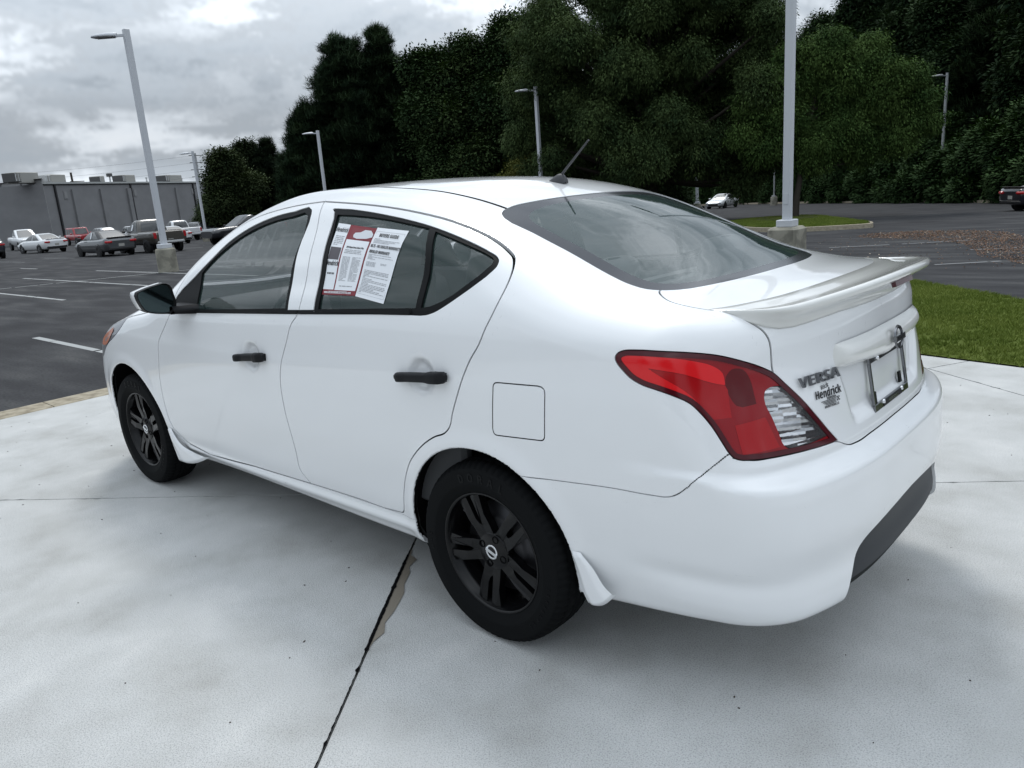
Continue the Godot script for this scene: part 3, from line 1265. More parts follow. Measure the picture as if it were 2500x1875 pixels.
		var mbs := [skin(ds, d_rims), skin(win, win_rims, .012, -.003), skin(belt, [], .0, .004)]
		var ends := pair(door[0], mbs[0], M.paint, car)
		var hm := make_handle(handle_at)
		for s in 2:
			part("window_trim", mbs[1] if s == 0 else mirrored(mbs[1], false), M.trim, ends[s])
			part("belt_moulding", mbs[2] if s == 0 else mirrored(mbs[2], false), M.trim, ends[s])
			for gl in glassed:
				var gm := skin(gl[0], [], 0.0, -.010)
				part("window", gm if s == 0 else mirrored(gm, false), M.window, ends[s])
			part("handle", hm if s == 0 else mirrored(hm, false), M.plastic, ends[s])
		if not frontdoor:
			# the upright bar between the two rear panes stands proud
			pass
	# ---- fuel flap, left side only
	carve(soup, side_region(smooth_poly(V2([-.0935, .868, -.0955, .883, -.101, .8895, -.116, .8925, -.116, .8925, -.257, .897, -.257, .897, -.272, .894, -.279, .888, -.281, .874, -.281, .874, -.2725, .757, -.2725, .757, -.270, .744, -.264, .738, -.252, .736, -.252, .736, -.100, .7285, -.100, .7285, -.088, .730, -.083, .736, -.081, .748, -.081, .748]), 3)), .0019)
	var flap := cut_in
	var flap_rim := rim_in
	var with_hole := cut_out
	var flap_hole := rim_out
	# ---- sills, bonnet, wings, front
	carve(soup, func(p: Vector3) -> float: return maxf(maxf(.35 - p.x, p.x - 2.065), p.y - .336 if p.x < .99 else p.y - lerpf(.331, .313, (p.x - .99) / 1.07)) if p.z < -.6 else 1.0, .001)
	var sill := cut_in
	var sill_rim := rim_in
	var g_hood := func(p: Vector3) -> float:
		if p.x < 1.9:
			return 1.0
		var w := absf(p.z)
		var yl := lerpf(.962, .922, (p.x - 2.30) / .26) if p.x < 2.56 else lerpf(.922, .80, (p.x - 2.56) / .60)
		return maxf(yl - p.y, maxf(2.25 - .38 * w * w - p.x, p.x - 3.30))
	var g_lamp := side_region(smooth_poly(V2([2.559, .921, 2.559, .921, 2.569, .903, 2.611, .862, 2.705, .811, 2.805, .769, 2.864, .736, 2.897, .713, 2.93, .69, 3.1, .67, 3.28, .66, 3.35, .70, 3.30, .76, 3.16, .80, 2.85, .862]), 3))
	var front: Array = []
	var job := [soup, with_hole]
	# the left flank carries the flap's opening, the right one does not
	for s in 2:
		var q: PackedInt32Array = job[s]
		carve(q, func(p: Vector3) -> float: return maxf(maxf(.35 - p.x, p.x - 2.065), p.y - .336 if p.x < .99 else p.y - lerpf(.331, .313, (p.x - .99) / 1.07)) if p.z < -.6 else 1.0, .001)
		q = cut_out
		var rr := rest_rims.duplicate()
		rr.append(rim_out)
		carve(q, g_hood, .0024)
		var hood := cut_in
		var hood_rim := rim_in
		q = cut_out
		rr.append(rim_out)
		carve(q, g_lamp, .0015)
		var hl := cut_in
		var hl_rim := rim_in
		q = cut_out
		rr.append(rim_out)
		carve(q, func(p: Vector3) -> float: return maxf(2.862 - p.x, p.y - .725), .0015)
		var fb := cut_in
		var fb_rim := rim_in
		q = cut_out
		rr.append(rim_out)
		carve(q, func(p: Vector3) -> float: return maxf(1.985 - p.x, maxf(p.y - 1.03, .28 - absf(p.z))), .0)
		var wing := cut_in
		q = cut_out
		# the cowl under the windscreen
		carve(q, func(p: Vector3) -> float: return 1.0 if p.x < 2.0 or p.y < .9 else absf(p.z) - .64, .0)
		var cowl := cut_in
		q = cut_out
		# floor of the car
		var floor_t := PackedInt32Array()
		var side_t := PackedInt32Array()
		for i in range(0, q.size(), 3):
			var low := VP[q[i]].y < .36 and nrm(q[i]).y < -.75
			(floor_t if low else side_t).append_array(PackedInt32Array([q[i], q[i + 1], q[i + 2]]))
		var side_mb := skin(side_t, rr + lips, .014)
		part("body_side", side_mb if s == 1 else mirrored(side_mb, false), M.paint, car)
		if s == 0:
			var wing_mb := skin(wing, [lips[1]], .014)
			pair("front_wing", wing_mb, M.paint, car)
			whole("bonnet", skin(hood, [hood_rim]), M.paint, car)
			whole("cowl", skin(cowl, []), M.trim, car)
			whole("underbody", skin(floor_t, []), M.dark, car)
			var fbp := whole("front_bumper", skin(fb, [fb_rim]), M.paint, car)
			pair("headlight", skin(hl, [hl_rim], .01, .001), M.headlight, car)
			for q2 in [1.0, -1.0]:
				var am := MB.new()
				for e in 7:
					var xa := 2.72 + .03 * e
					var a := ray_side(xa, .862 - (xa - 2.72) * .42)
					var b := ray_side(xa - .012, .842 - (xa - 2.72) * .46 - .03 * sin(e * .5))
					var xb := xa + .03
					var c := ray_side(xb, .862 - (xb - 2.72) * .42)
					var d := ray_side(xb - .012, .842 - (xb - 2.72) * .46 - .03 * sin((e + 1) * .5))
					var o := Vector3(0, .003, -.004)
					am.quad(a + o, c + o, d + o, b + o, Vector3(0, 0, -1))
				part("indicator", am if q2 > 0 else mirrored(am, false), M.amber, car)
	pair("sill", skin(sill, [sill_rim]), M.paint, car)
	part("fuel_flap", skin(flap, [flap_rim], .01, .0004), M.paint, car)
	car_details(car, lid, lips)


func facets(src: MB) -> MB:
	# the same surface as small flat mirrors set at odd angles
	var o := MB.new()
	for i in range(0, src.idx.size(), 3):
		var a := src.v[src.idx[i]]
		var b := src.v[src.idx[i + 1]]
		var c := src.v[src.idx[i + 2]]
		var m := (a + b + c) / 3.0
		var cell := Vector3(floorf((m.y + .12 * m.z) / .0075), floorf((m.x - m.z) / .060 + 1.7 * floorf(m.y / .030)), 0)
		var k := sin(cell.x * 12.9 + cell.y * 78.2) * 43758.5
		var k2 := sin(cell.x * 39.3 + cell.y * 11.1) * 24634.6
		var nn := (src.n[src.idx[i]] + Vector3((k - floorf(k) - .5) * .5, (k2 - floorf(k2) - .62) * 1.5, 0)).normalized()
		var q := o.vert(a, nn)
		o.vert(b, nn)
		o.vert(c, nn)
		o.face(q, q + 1, q + 2)
	return o


func make_handle(at: Array) -> MB:
	# a pull handle standing off the door skin
	var mb := MB.new()
	var s: float = at[2]
	var x0: float = at[0]
	var y0: float = at[1]
	var rows := []
	var n := 20
	for i in n + 1:
		var t := float(i) / n
		var x := x0 + (.128 - .256 * t) * .5 * 1.9 * 1.0 * (.95 if s < 1.05 else 1.0)
		var y := y0 + (t - .5) * .022
		var off := .036 if t > .08 and t < .92 else .026
		var hw := .0155 + .004 * sst(.62, .72, t)
		var edge := sst(0.0, .07, t) * sst(1.0, .93, t)
		hw *= lerpf(.45, 1.0, sqrt(edge))
		var sk := ray_side(x, y)
		var zc := sk.z
		# door hollows must not pull the handle in
		zc = minf(zc, -(.846))
		var row := PackedVector3Array()
		for k in 14:
			var a := TAU * k / 14.0
			var cx := sin(a)
			var cy := cos(a)
			var q := pow(absf(cx), .6) * signf(cx)
			var r := pow(absf(cy), .6) * signf(cy)
			row.append(Vector3(x, y + r * hw, zc - off * .55 - q * off * .45 * lerpf(.5, 1.0, edge)))
		rows.append(row)
	mb.grid(rows, true, false)
	mb.cap(rows[0], Vector3(1, 0, 0))
	mb.cap(rows[-1], Vector3(-1, 0, 0))
	# feet
	mb.box(Vector3(x0 + .085, y0 - .008, -.846), Vector3(.03, .022, .03))
	mb.box(Vector3(x0 - .085, y0 + .008, -.846), Vector3(.05, .028, .03))
	return mb


func flat_on_rear(y: float, z: float, out: float) -> Transform3D:
	# a frame lying on the boot lid: x to the right as seen from behind, y up, z outwards
	var p := ray_rear(y, z)
	var nn := body_grad(p, .006).normalized()
	var x := Vector3.UP.cross(nn).normalized()
	var yy := nn.cross(x)
	return Transform3D(Basis(x, yy, nn), p + nn * out)


func car_details(car: Node3D, lid: Node3D, lips: Array) -> void:
	# wheels and the dark housings they stand in
	for w in [[0.0, true], [0.0, false], [2.6, true], [2.6, false]]:
		make_wheel(car, Vector3(w[0], .305, -.742 if w[1] else .742), w[1])
	for w in [[.01, .325, .345, -1.0], [.01, .325, .345, 1.0], [2.61, .327, .355, -1.0], [2.61, .327, .355, 1.0]]:
		var lin_mb := MB.new()
		var rows := []
		for zz in [-.826, -.79, -.70, -.60, -.50]:
			var row := PackedVector3Array()
			for i in 41:
				var a := -.25 + (PI + .5) * i / 40.0
				var r: float = w[2] + (0.0 if zz < -.8 else .012)
				var px: float = w[0] + cos(a) * r
				var py: float = w[1] + sin(a) * r
				var lim: float = ray_side(px, maxf(py, .27)).z + .006
				row.append(Vector3(px, py, maxf(zz, lim) * -w[3]))
			rows.append(row)
		lin_mb.grid(rows)
		for i in lin_mb.n.size():
			var p := lin_mb.v[i]
			if lin_mb.n[i].dot(p - Vector3(w[0], w[1], p.z)) > 0.0:
				lin_mb.n[i] = -lin_mb.n[i]
		var fixed := MB.new()
		fixed.v = lin_mb.v
		fixed.n = lin_mb.n
		fixed.uv = lin_mb.uv
		for i in range(0, lin_mb.idx.size(), 3):
			fixed.face(lin_mb.idx[i], lin_mb.idx[i + 1], lin_mb.idx[i + 2])
		var disc := PackedVector3Array()
		for i in 41:
			var a := -.25 + (PI + .5) * i / 40.0
			disc.append(Vector3(w[0] + cos(a) * (w[2] + .012), w[1] + sin(a) * (w[2] + .012), .50 * w[3]))
		fixed.cap(disc, Vector3(0, 0, w[3]))
		part("wheel_arch_liner", fixed, M.dark, car)
	# mud flaps
	for s in [1.0, -1.0]:
		for fl_def in [[V2([-.325, .402, -.345, .345, -.361, .286, -.384, .243]), V2([-.360, .404, -.404, .366, -.446, .316, -.474, .300]), .802], [V2([2.252, .380, 2.240, .320, 2.216, .262, 2.184, .199]), V2([2.216, .374, 2.155, .318, 2.0, .286, 1.865, .282]), .829]]:
			var e0 := smooth_poly(fl_def[0], 6, false)
			var e1 := smooth_poly(fl_def[1], 6, false)
			var rows := []
			for i in e0.size():
				var row := PackedVector3Array()
				for k in 13:
					var t := k / 12.0
					var q := e0[i].lerp(e1[i], t)
					q.y -= .018 * sin(t * PI) * float(i) / e0.size()
					var W := lP[int((q.x - GX0) / GXD)] + lS[int((maxf(q.y, .14) - GY0) / GYD)]
					var lift := .007 * sst(0.0, .25, t) * sst(1.0, .75, t) + .003
					if i == e0.size() - 1:
						lift -= .012
					row.append(Vector3(q.x, q.y, -(maxf(W + .002, fl_def[2]) + lift * (1.0 if i > 0 else .3))))
				rows.append(row)
			var mf := MB.new()
			mf.grid(rows, false, false, Vector3(rows[3][6].x, rows[3][6].y, 0))
			part("mud_flap", mf if s > 0 else mirrored(mf, false), M.paint, car)
		var fl := MB.new()
		fl.tri(Vector3(.43, .235, -.74 * s), Vector3(.33, .27, -.75 * s), Vector3(.37, .16, -.745 * s))
		part("splash_flap", fl, M.rubber, car)
	# door mirrors
	for s in [1.0, -1.0]:
		var mm := MB.new()
		var ring := V2([-1.026, 1.111, -1.006, 1.119, -.945, 1.134, -.908, 1.138, -.891, 1.128, -.880, 1.085, -.876, 1.042, -.886, 1.015, -.912, 1.003, -.948, 1.006, -.985, 1.015, -1.003, 1.024, -1.022, 1.058])
		var sm := smooth_poly(ring, 3)
		var rows := []
		var cen := Vector2(-.955, 1.068)
		var depths := [[.012, .90], [0.0, .985], [.004, 1.0], [.05, 1.0], [.085, .93], [.110, .75], [.122, .45], [.126, .05]]
		for d in depths:
			var row := PackedVector3Array()
			for q in sm:
				var o: Vector2 = cen + (q - cen) * d[1]
				row.append(Vector3(1.80 + (-o.x - .88) * .18 + d[0], o.y, o.x))
			rows.append(row)
		mm.grid(rows.slice(1, 8), true, false)
		var house := part("door_mirror", mm if s > 0 else mirrored(mm, false), M.plastic, car)
		var bez := MB.new()
		bez.grid([rows[1], rows[0]], true, false)
		part("mirror_surround", bez if s > 0 else mirrored(bez, false), M.trim, house)
		var gl := MB.new()
		gl.cap(rows[0], Vector3(-1, 0, -.1))
		part("mirror_glass", gl if s > 0 else mirrored(gl, false), M.mirror_glass, house)
		var cap := MB.new()
		var crow := []
		for d in [[.030, 1.003], [.05, 1.012], [.087, .945], [.113, .765], [.126, .46], [.130, .05]]:
			var row := PackedVector3Array()
			for q in sm:
				var o: Vector2 = cen + (q - cen) * d[1]
				row.append(Vector3(1.80 + (-o.x - .88) * .18 + d[0], maxf(o.y, 1.03), o.x))
			crow.append(row)
		cap.grid(crow, true, false)
		part("mirror_cap", cap if s > 0 else mirrored(cap, false), M.paint, house)
		var st := MB.new()
		st.grid([PackedVector3Array([Vector3(1.86, 1.03, -.90), Vector3(1.80, 1.03, -.90), Vector3(1.78, 1.0, -.90), Vector3(1.87, .995, -.90)]), PackedVector3Array([Vector3(1.88, 1.035, -.84), Vector3(1.74, 1.035, -.84), Vector3(1.72, .995, -.84), Vector3(1.90, .985, -.84)]), PackedVector3Array([Vector3(1.90, 1.035, -.79), Vector3(1.71, 1.035, -.79), Vector3(1.69, .99, -.80), Vector3(1.92, .98, -.80)])], true, false)
		part("mirror_arm", st if s > 0 else mirrored(st, false), M.plastic, house)
	# aerial
	var an := MB.new()
	var brow := []
	for q in [[.335, .001, .0], [.325, .012, .012], [.305, .015, .024], [.285, .016, .034], [.265, .016, .036], [.252, .014, .022], [.248, .010, .004]]:
		var row := PackedVector3Array()
		for k in 12:
			var a := PI * k / 11.0
			row.append(Vector3(q[0], 1.447 + sin(a) * q[2] + (.335 - q[0]) * -.06, cos(a) * q[1] * 1.25))
		brow.append(row)
	an.grid(brow)
	var ab := part("aerial", an, M.aerial, car)
	var mast := MB.new()
	mast.tube(PackedVector3Array([Vector3(.275, 1.470, 0), Vector3(.135, 1.590, 0)]), PackedFloat32Array([.0052, .0036]), 8)
	part("mast", mast, M.aerial, ab)
	# spoiler
	var sp_rows := []
	var tz := [0.0, .10, .20, .30, .38, .44, .49, .53, .56, .578, .590, .598]
	var fx := spline([0, .15, .3, .42, .50, .55, .585, .60], [-.790, -.786, -.772, -.748, -.718, -.694, -.668, -.660], 0, .002, 301)
	var lx := spline([0, .15, .3, .42, .50, .55, .585, .60], [-.985, -.978, -.952, -.915, -.880, -.850, -.790, -.705], 0, .002, 301)
	var ly := spline([0, .15, .3, .42, .50, .55, .585, .60], [1.146, 1.143, 1.134, 1.123, 1.114, 1.109, 1.103, 1.098], 0, .002, 301)
	var bx := spline([0, .15, .3, .42, .50, .55, .585, .60], [-.913, -.909, -.892, -.866, -.840, -.812, -.775, -.735], 0, .002, 301)
	var by := spline([0, .15, .3, .42, .50, .55, .585, .60], [1.053, 1.053, 1.055, 1.048, 1.044, 1.050, 1.068, 1.083], 0, .002, 301)
	var zs := []
	for q in tz:
		zs.append(-q)
	zs.reverse()
	for i in range(1, tz.size()):
		zs.append(tz[i])
	for z: float in zs:
		var k := int(absf(z) / .002 + .5)
		var f0 := Vector2(fx[k], lerpf(lT[0], lT[0], 0.0))
		f0.y = ray_top(fx[k], -absf(z) * .96).y - .002
		var l0 := Vector2(lx[k], ly[k])
		var b0 := Vector2(bx[k], by[k])
		var thick := 1.0 - sst(.50, .60, absf(z)) * .6
		var pr := []
		pr.append(f0 + Vector2(.004, -.006))
		for t in [0.0, .04, .15, .3, .45, .6, .75, .88, .96]:
			var p: Vector2 = f0.lerp(l0, t)
			p.y += (.006 * sin(minf(t * 6.0, PI)) - .010 * sin(t * PI)) * thick
			pr.append(p)
		pr.append(l0 + Vector2(-.002, -.001))
		pr.append(l0 + Vector2(-.008, -.007 * thick))
		pr.append(l0 + Vector2(-.008, -.016 * thick))
		pr.append(l0 + Vector2(-.003, -.024 * thick))
		for t in [.3, .5, .7, .86, 1.0]:
			var p: Vector2 = (l0 + Vector2(.001, -.026 * thick)).lerp(b0, t)
			p.x += .012 * sin(t * PI) * thick
			pr.append(p)
		pr.append(b0 + Vector2(.02, -.002))
		var row := PackedVector3Array()
		for p in pr:
			row.append(Vector3(p.x, p.y, z))
		sp_rows.append(row)
	var spm := MB.new()
	spm.grid(sp_rows)
	spm.cap(sp_rows[0], Vector3(0, 0, -1))
	spm.cap(sp_rows[-1], Vector3(0, 0, 1))
	var sp := part("spoiler", spm, M.pearl, car)
	var bl := MB.new()
	for i in 10:
		pass
	bl.box(Vector3(-.9655, 1.104, -.012), Vector3(.012, .020, .155), Basis(Vector3(0, 0, 1), -.30))
	part("brake_light", bl, M.red_dark, sp)
	# bar over the number plate, with the round badge
	var gar := []
	for i in 41:
		var t := float(i) / 40.0 * 2.0 - 1.0
		var z := .356 * t
		var e := sqrt(clampf((1.0 - absf(t)) / .12, 0.0, 1.0))
		var row := PackedVector3Array()
		var y0 := .884 + .028 * absf(t)
		var y1 := .978
		var mid := (y0 + y1) * .5
		for k in 13:
			var a := float(k) / 12.0
			var yy := lerpf(y0, y1, a)
			yy = mid + (yy - mid) * lerpf(.82, 1.0, e)
			var bul := pow(sin(PI * clampf(a, 0.02, .98)), .45)
			var skin_x := ray_rear(yy, z).x
			var plain_x := -.925 + lKr[int((.93 - GY0) / GYD)] * pow(absf(z), 3.0) / .512
			var x := minf(skin_x, plain_x + .002)
			row.append(Vector3(x + .003 - (.036 * e) * bul * (.72 + .28 * (1.0 - a)), yy, z))
		gar.append(row)
	var gm := MB.new()
	gm.grid(gar)
	var under := PackedVector3Array()
	var under2 := PackedVector3Array()
	for row in gar:
		under.append(row[0])
		under2.append(row[0] + Vector3(.05, .004, 0))
	gm.strip(under, under2, false)
	var garnish := part("plate_garnish", gm, M.pearl, car)
	var bd := MB.new()
	var bt := Transform3D(Basis(Vector3(0, 0, 1), Vector3(.13, .99, 0), Vector3(-.99, .13, 0)), Vector3(-.960, .934, 0))
	for i in 48:
		var a := TAU * i / 48.0
		var b := TAU * (i + 1) / 48.0
		var P := []
		for aa in [a, b]:
			for q in [[.0265, 0.0], [.029, .005], [.0345, .005], [.037, 0.0]]:
				P.append(bt * Vector3(cos(aa) * q[0], sin(aa) * q[0], q[1]))
		for k in 3:
			bd.quad(P[k], P[k + 1], P[k + 5], P[k + 4], bt.basis.z)
	var ba := part("badge", bd, M.dark_chrome, garnish)
	var bar := MB.new()
	bar.box(bt * Vector3(0, 0, .004), Vector3(.010, .017, .084), Basis(Vector3(0, 0, 1), -.13))
	part("badge_bar", bar, M.dark_chrome, ba)
	part_mesh("lettering", letters("NISSAN", .0085, .001, "Droid Sans", true, 1.15), M.print, ba, bt * Transform3D(Basis.IDENTITY, Vector3(0, 0, .0098)))
	# lettering and dealer mark on the lid
	var lt := flat_on_rear(.902, -.432, .0)
	part_mesh("lettering", letters("VERSA", .0275, .005, "Droid Sans", true, 1.42), M.dark_chrome, lid, lt * Transform3D(Basis(Vector3(0, 0, 1), .03), Vector3(0, 0, .005)))
	var dm := flat_on_rear(.858, -.405, .0012)
	part_mesh("decal", letters("Hendrick", .0215, .0006, "Droid Sans", true, .86), M.print, lid, dm)
	part_mesh("decal", letters("Rick", .011, .0006, "Droid Serif", false, 1.1), M.print, lid, dm * Transform3D(Basis(Vector3(0, 0, 1), .1), Vector3(-.012, .0185, 0)))
	part_mesh("decal", letters("TOYOTA", .0068, .0006, "Droid Sans", true, 1.1), M.print, lid, dm * Transform3D(Basis.IDENTITY, Vector3(.010, -.0155, 0)))
	part_mesh("decal", letters("FAYETTEVILLE", .0062, .0006, "Droid Sans", true, 1.1), M.print, lid, dm * Transform3D(Basis.IDENTITY, Vector3(.008, -.0370, 0)))
	var st := MB.new()
	for k in 4:
		var w := .062 - .006 * k
		st.box(dm * Vector3(.008 + .003 * k - .012, -.0205 - .0035 * k, .0003), Vector3(w, .0016, .0006), dm.basis)
	for a in 3:
		for b in 3:
			if (a + b) % 2 == 0:
				st.box(dm * Vector3(.034 + .004 * a, -.0195 - .004 * b, .0003), Vector3(.004, .004, .0006), dm.basis)
	part("decal", st, M.print, lid)
	# plate frame with no plate in it
	var c0 := flat_on_rear(.812, 0.0, 0.0)
	var fz := c0.basis.z
	fz = Vector3(-.985, .17, 0).normalized()
	var fy := fz.cross(Vector3(0, 0, 1)).normalized()
	if fy.y < 0:
		fy = -fy
	var pf := Transform3D(Basis(Vector3(0, 0, 1), fy, fz), Vector3(-.938, .822, 0))
	var fr := MB.new()
	fr.box(pf * Vector3(0, .071, 0), Vector3(.312, .026, .008), pf.basis, .002)
	fr.box(pf * Vector3(0, -.073, 0), Vector3(.312, .022, .008), pf.basis, .002)
	fr.box(pf * Vector3(-.150, -.001, 0), Vector3(.013, .126, .008), pf.basis, .002)
	fr.box(pf * Vector3(.150, -.001, 0), Vector3(.013, .126, .008), pf.basis, .002)
	var frame := part("plate_frame", fr, M.dark_chrome, car)
	var fp := MB.new()
	fp.box(pf * Vector3(0, .070, .0045), Vector3(.19, .022, .002), pf.basis)
	fp.box(pf * Vector3(0, -.073, .0045), Vector3(.17, .017, .002), pf.basis)
	part("frame_panel", fp, M.plastic, frame)
	part_mesh("lettering", letters("Hendrick", .013, .001, "Droid Sans", true, 1.0), M.silver, frame, pf * Transform3D(Basis.IDENTITY, Vector3(-.01, .069, .006)))
	part_mesh("lettering", letters("FAYETTEVILLE", .0095, .001, "Droid Sans", true, 1.0), M.silver, frame, pf * Transform3D(Basis.IDENTITY, Vector3(0, -.074, .006)))
	for q in [[-.085, -.066], [.085, -.066], [-.09, .066], [.09, .066]]:
		var sc := MB.new()
		sc.lathe([Vector2(.007, 0.0), Vector2(.006, .005), Vector2(0.0, .006)], 10, pf.basis, pf * Vector3(q[0], q[1], .004))
		part("screw", sc, M.chrome, frame)
	for q in [[-.128, -.045], [.108, -.035]]:
		var cl := MB.new()
		cl.box(pf * Vector3(q[0], q[1], -.004), Vector3(.018, .034, .006), pf.basis)
		part("plate_clip", cl, M.trim, frame)
	# inside
	car_interior(car)
	# window sheets
	window_sheets()


func cushion(c: Vector3, s: Vector3, r: float, b := Basis.IDENTITY) -> MB:
	# a rounded block
	var mb := MB.new()
	var rows := []
	var nu := 24
	var nv := 13
	for i in nv:
		var ph := -PI * .5 + PI * i / (nv - 1)
		var row := PackedVector3Array()
		for j in nu:
			var th := TAU * j / nu
			var d := Vector3(cos(ph) * cos(th), sin(ph), cos(ph) * sin(th))
			var core := Vector3(signf(d.x) * (s.x * .5 - r), signf(d.y) * (s.y * .5 - r), signf(d.z) * (s.z * .5 - r))
			var k := Vector3(clampf(d.x * 3.0, -1, 1), clampf(d.y * 3.0, -1, 1), clampf(d.z * 3.0, -1, 1))
			core = Vector3(k.x * (s.x * .5 - r), k.y * (s.y * .5 - r), k.z * (s.z * .5 - r))
			row.append(c + b * (core + d * r))
		rows.append(row)
	mb.grid(rows, true, false)
	return mb


func car_interior(car: Node3D) -> void:
	for sz in [-.36, .36]:
		var seat := part("front_seat", cushion(Vector3(1.30, .56, sz), Vector3(.52, .16, .50), .07), M.cloth, car)
		part("seat_back", cushion(Vector3(.98, .84, sz), Vector3(.14, .62, .48), .065, Basis(Vector3(0, 0, 1), .22)), M.cloth, seat)
		part("headrest", cushion(Vector3(.88, 1.20, sz), Vector3(.10, .17, .26), .045, Basis(Vector3(0, 0, 1), .18)), M.cloth, seat)
	var rear := part("rear_seat", cushion(Vector3(.28, .54, 0), Vector3(.52, .16, 1.28), .07), M.cloth, car)
	part("seat_back", cushion(Vector3(-.06, .82, 0), Vector3(.16, .56, 1.26), .07, Basis(Vector3(0, 0, 1), .35)), M.cloth, rear)
	for sz in [-.38, .38]:
		part("headrest", cushion(Vector3(-.20, 1.13, sz), Vector3(.10, .15, .26), .045, Basis(Vector3(0, 0, 1), .25)), M.cloth, rear)
	var shelf := MB.new()
	shelf.box(Vector3(-.36, 1.055, 0), Vector3(.42, .03, 1.10))
	part("parcel_shelf", shelf, M.cloth_dark, car)
	var dash := MB.new()
	var rows := []
	for z in [-.70, -.5, -.25, 0.0, .25, .5, .70]:
		var bump := .03 if absf(z + .36) < .2 else 0.0
		rows.append(PackedVector3Array([Vector3(2.15, 1.00, z), Vector3(1.98, 1.00 + bump * .3, z), Vector3(1.80, .985 + bump, z), Vector3(1.73, .955 + bump * .5, z), Vector3(1.70, .88, z), Vector3(1.74, .74, z), Vector3(1.82, .62, z), Vector3(1.90, .40, z)]))
	dash.grid(rows)
	part("dashboard", dash, M.dash, car)
	var sw := MB.new()
	var tilt := Basis(Vector3(0, 0, 1), .42)
	var rp := PackedVector3Array()
	var rr := PackedFloat32Array()
	for i in 37:
		var a := TAU * i / 36.0
		rp.append(Vector3(1.60, .90, -.36) + tilt * Vector3(0, cos(a) * .185, sin(a) * .185))
		rr.append(.016)
	sw.tube(rp, rr, 8, false)
	var wheel := part("steering_wheel", sw, M.plastic, car)
	var spk := MB.new()
	for a in [0.0, PI, PI * .5 + PI]:
		spk.box(Vector3(1.607, .90, -.36) + tilt * Vector3(0, sin(a) * .09, cos(a) * .09), Vector3(.014, .04 if absf(sin(a)) < .5 else .17, .17 if absf(sin(a)) < .5 else .04), tilt)
	part("steering_spokes", spk, M.plastic, wheel)
	part("steering_hub", cushion(Vector3(1.60, .90, -.36), Vector3(.06, .13, .14), .025, tilt), M.plastic, wheel)
	for s in [-1.0, 1.0]:
		for d in [[1.02, 1.96], [.12, .90]]:
			var tr := MB.new()
			tr.box(Vector3((d[0] + d[1]) * .5, .70, s * .755), Vector3(d[1] - d[0], .62, .05), Basis.IDENTITY, .015)
			part("door_lining", tr, M.dash, car)
	var fl := MB.new()
	fl.box(Vector3(1.0, .33, 0), Vector3(2.3, .03, 1.46))
	part("cabin_floor", fl, M.cloth_dark, car)
	part("rear_view_mirror", cushion(Vector3(1.52, 1.27, 0), Vector3(.035, .07, .24), .015), M.plastic, car)
	var belt := MB.new()
	for s in [-1.0, 1.0]:
		belt.box(Vector3(.96, .96, s * .60), Vector3(.006, .60, .05), Basis(Vector3(1, 0, 0), .18 * s))
	part("seat_belts", belt, M.cloth_dark, car)
	# heating lines of the rear window
	var wires := MB.new()
	for k in 12:
		var x := .02 - .043 * k
		var A := PackedVector3Array()
		var Bp := PackedVector3Array()
		for i in 21:
			var z := -.42 + .042 * i
			A.append(ray_top(x + .0 - .06 * pow(z / .42, 2.0) * -.3, z) + Vector3(0, -.004, 0))
			Bp.append(ray_top(x - .0015 - .06 * pow(z / .42, 2.0) * -.3, z) + Vector3(0, -.004, 0))
		wires.strip(A, Bp)
	var hw := part("heating_wires", wires, M.trim, car)
	hw.set_meta("kind", "stuff")


func sheet_frame(poly: Array) -> Array:
	# maps (u, v) in 0..1 (v downwards) onto the rear side window, just inside the glass
	return poly


func on_window(x: float, y: float, out: float) -> Vector3:
	var p := ray_side(x, y)
	return p + body_grad(p, .01).normalized() * out


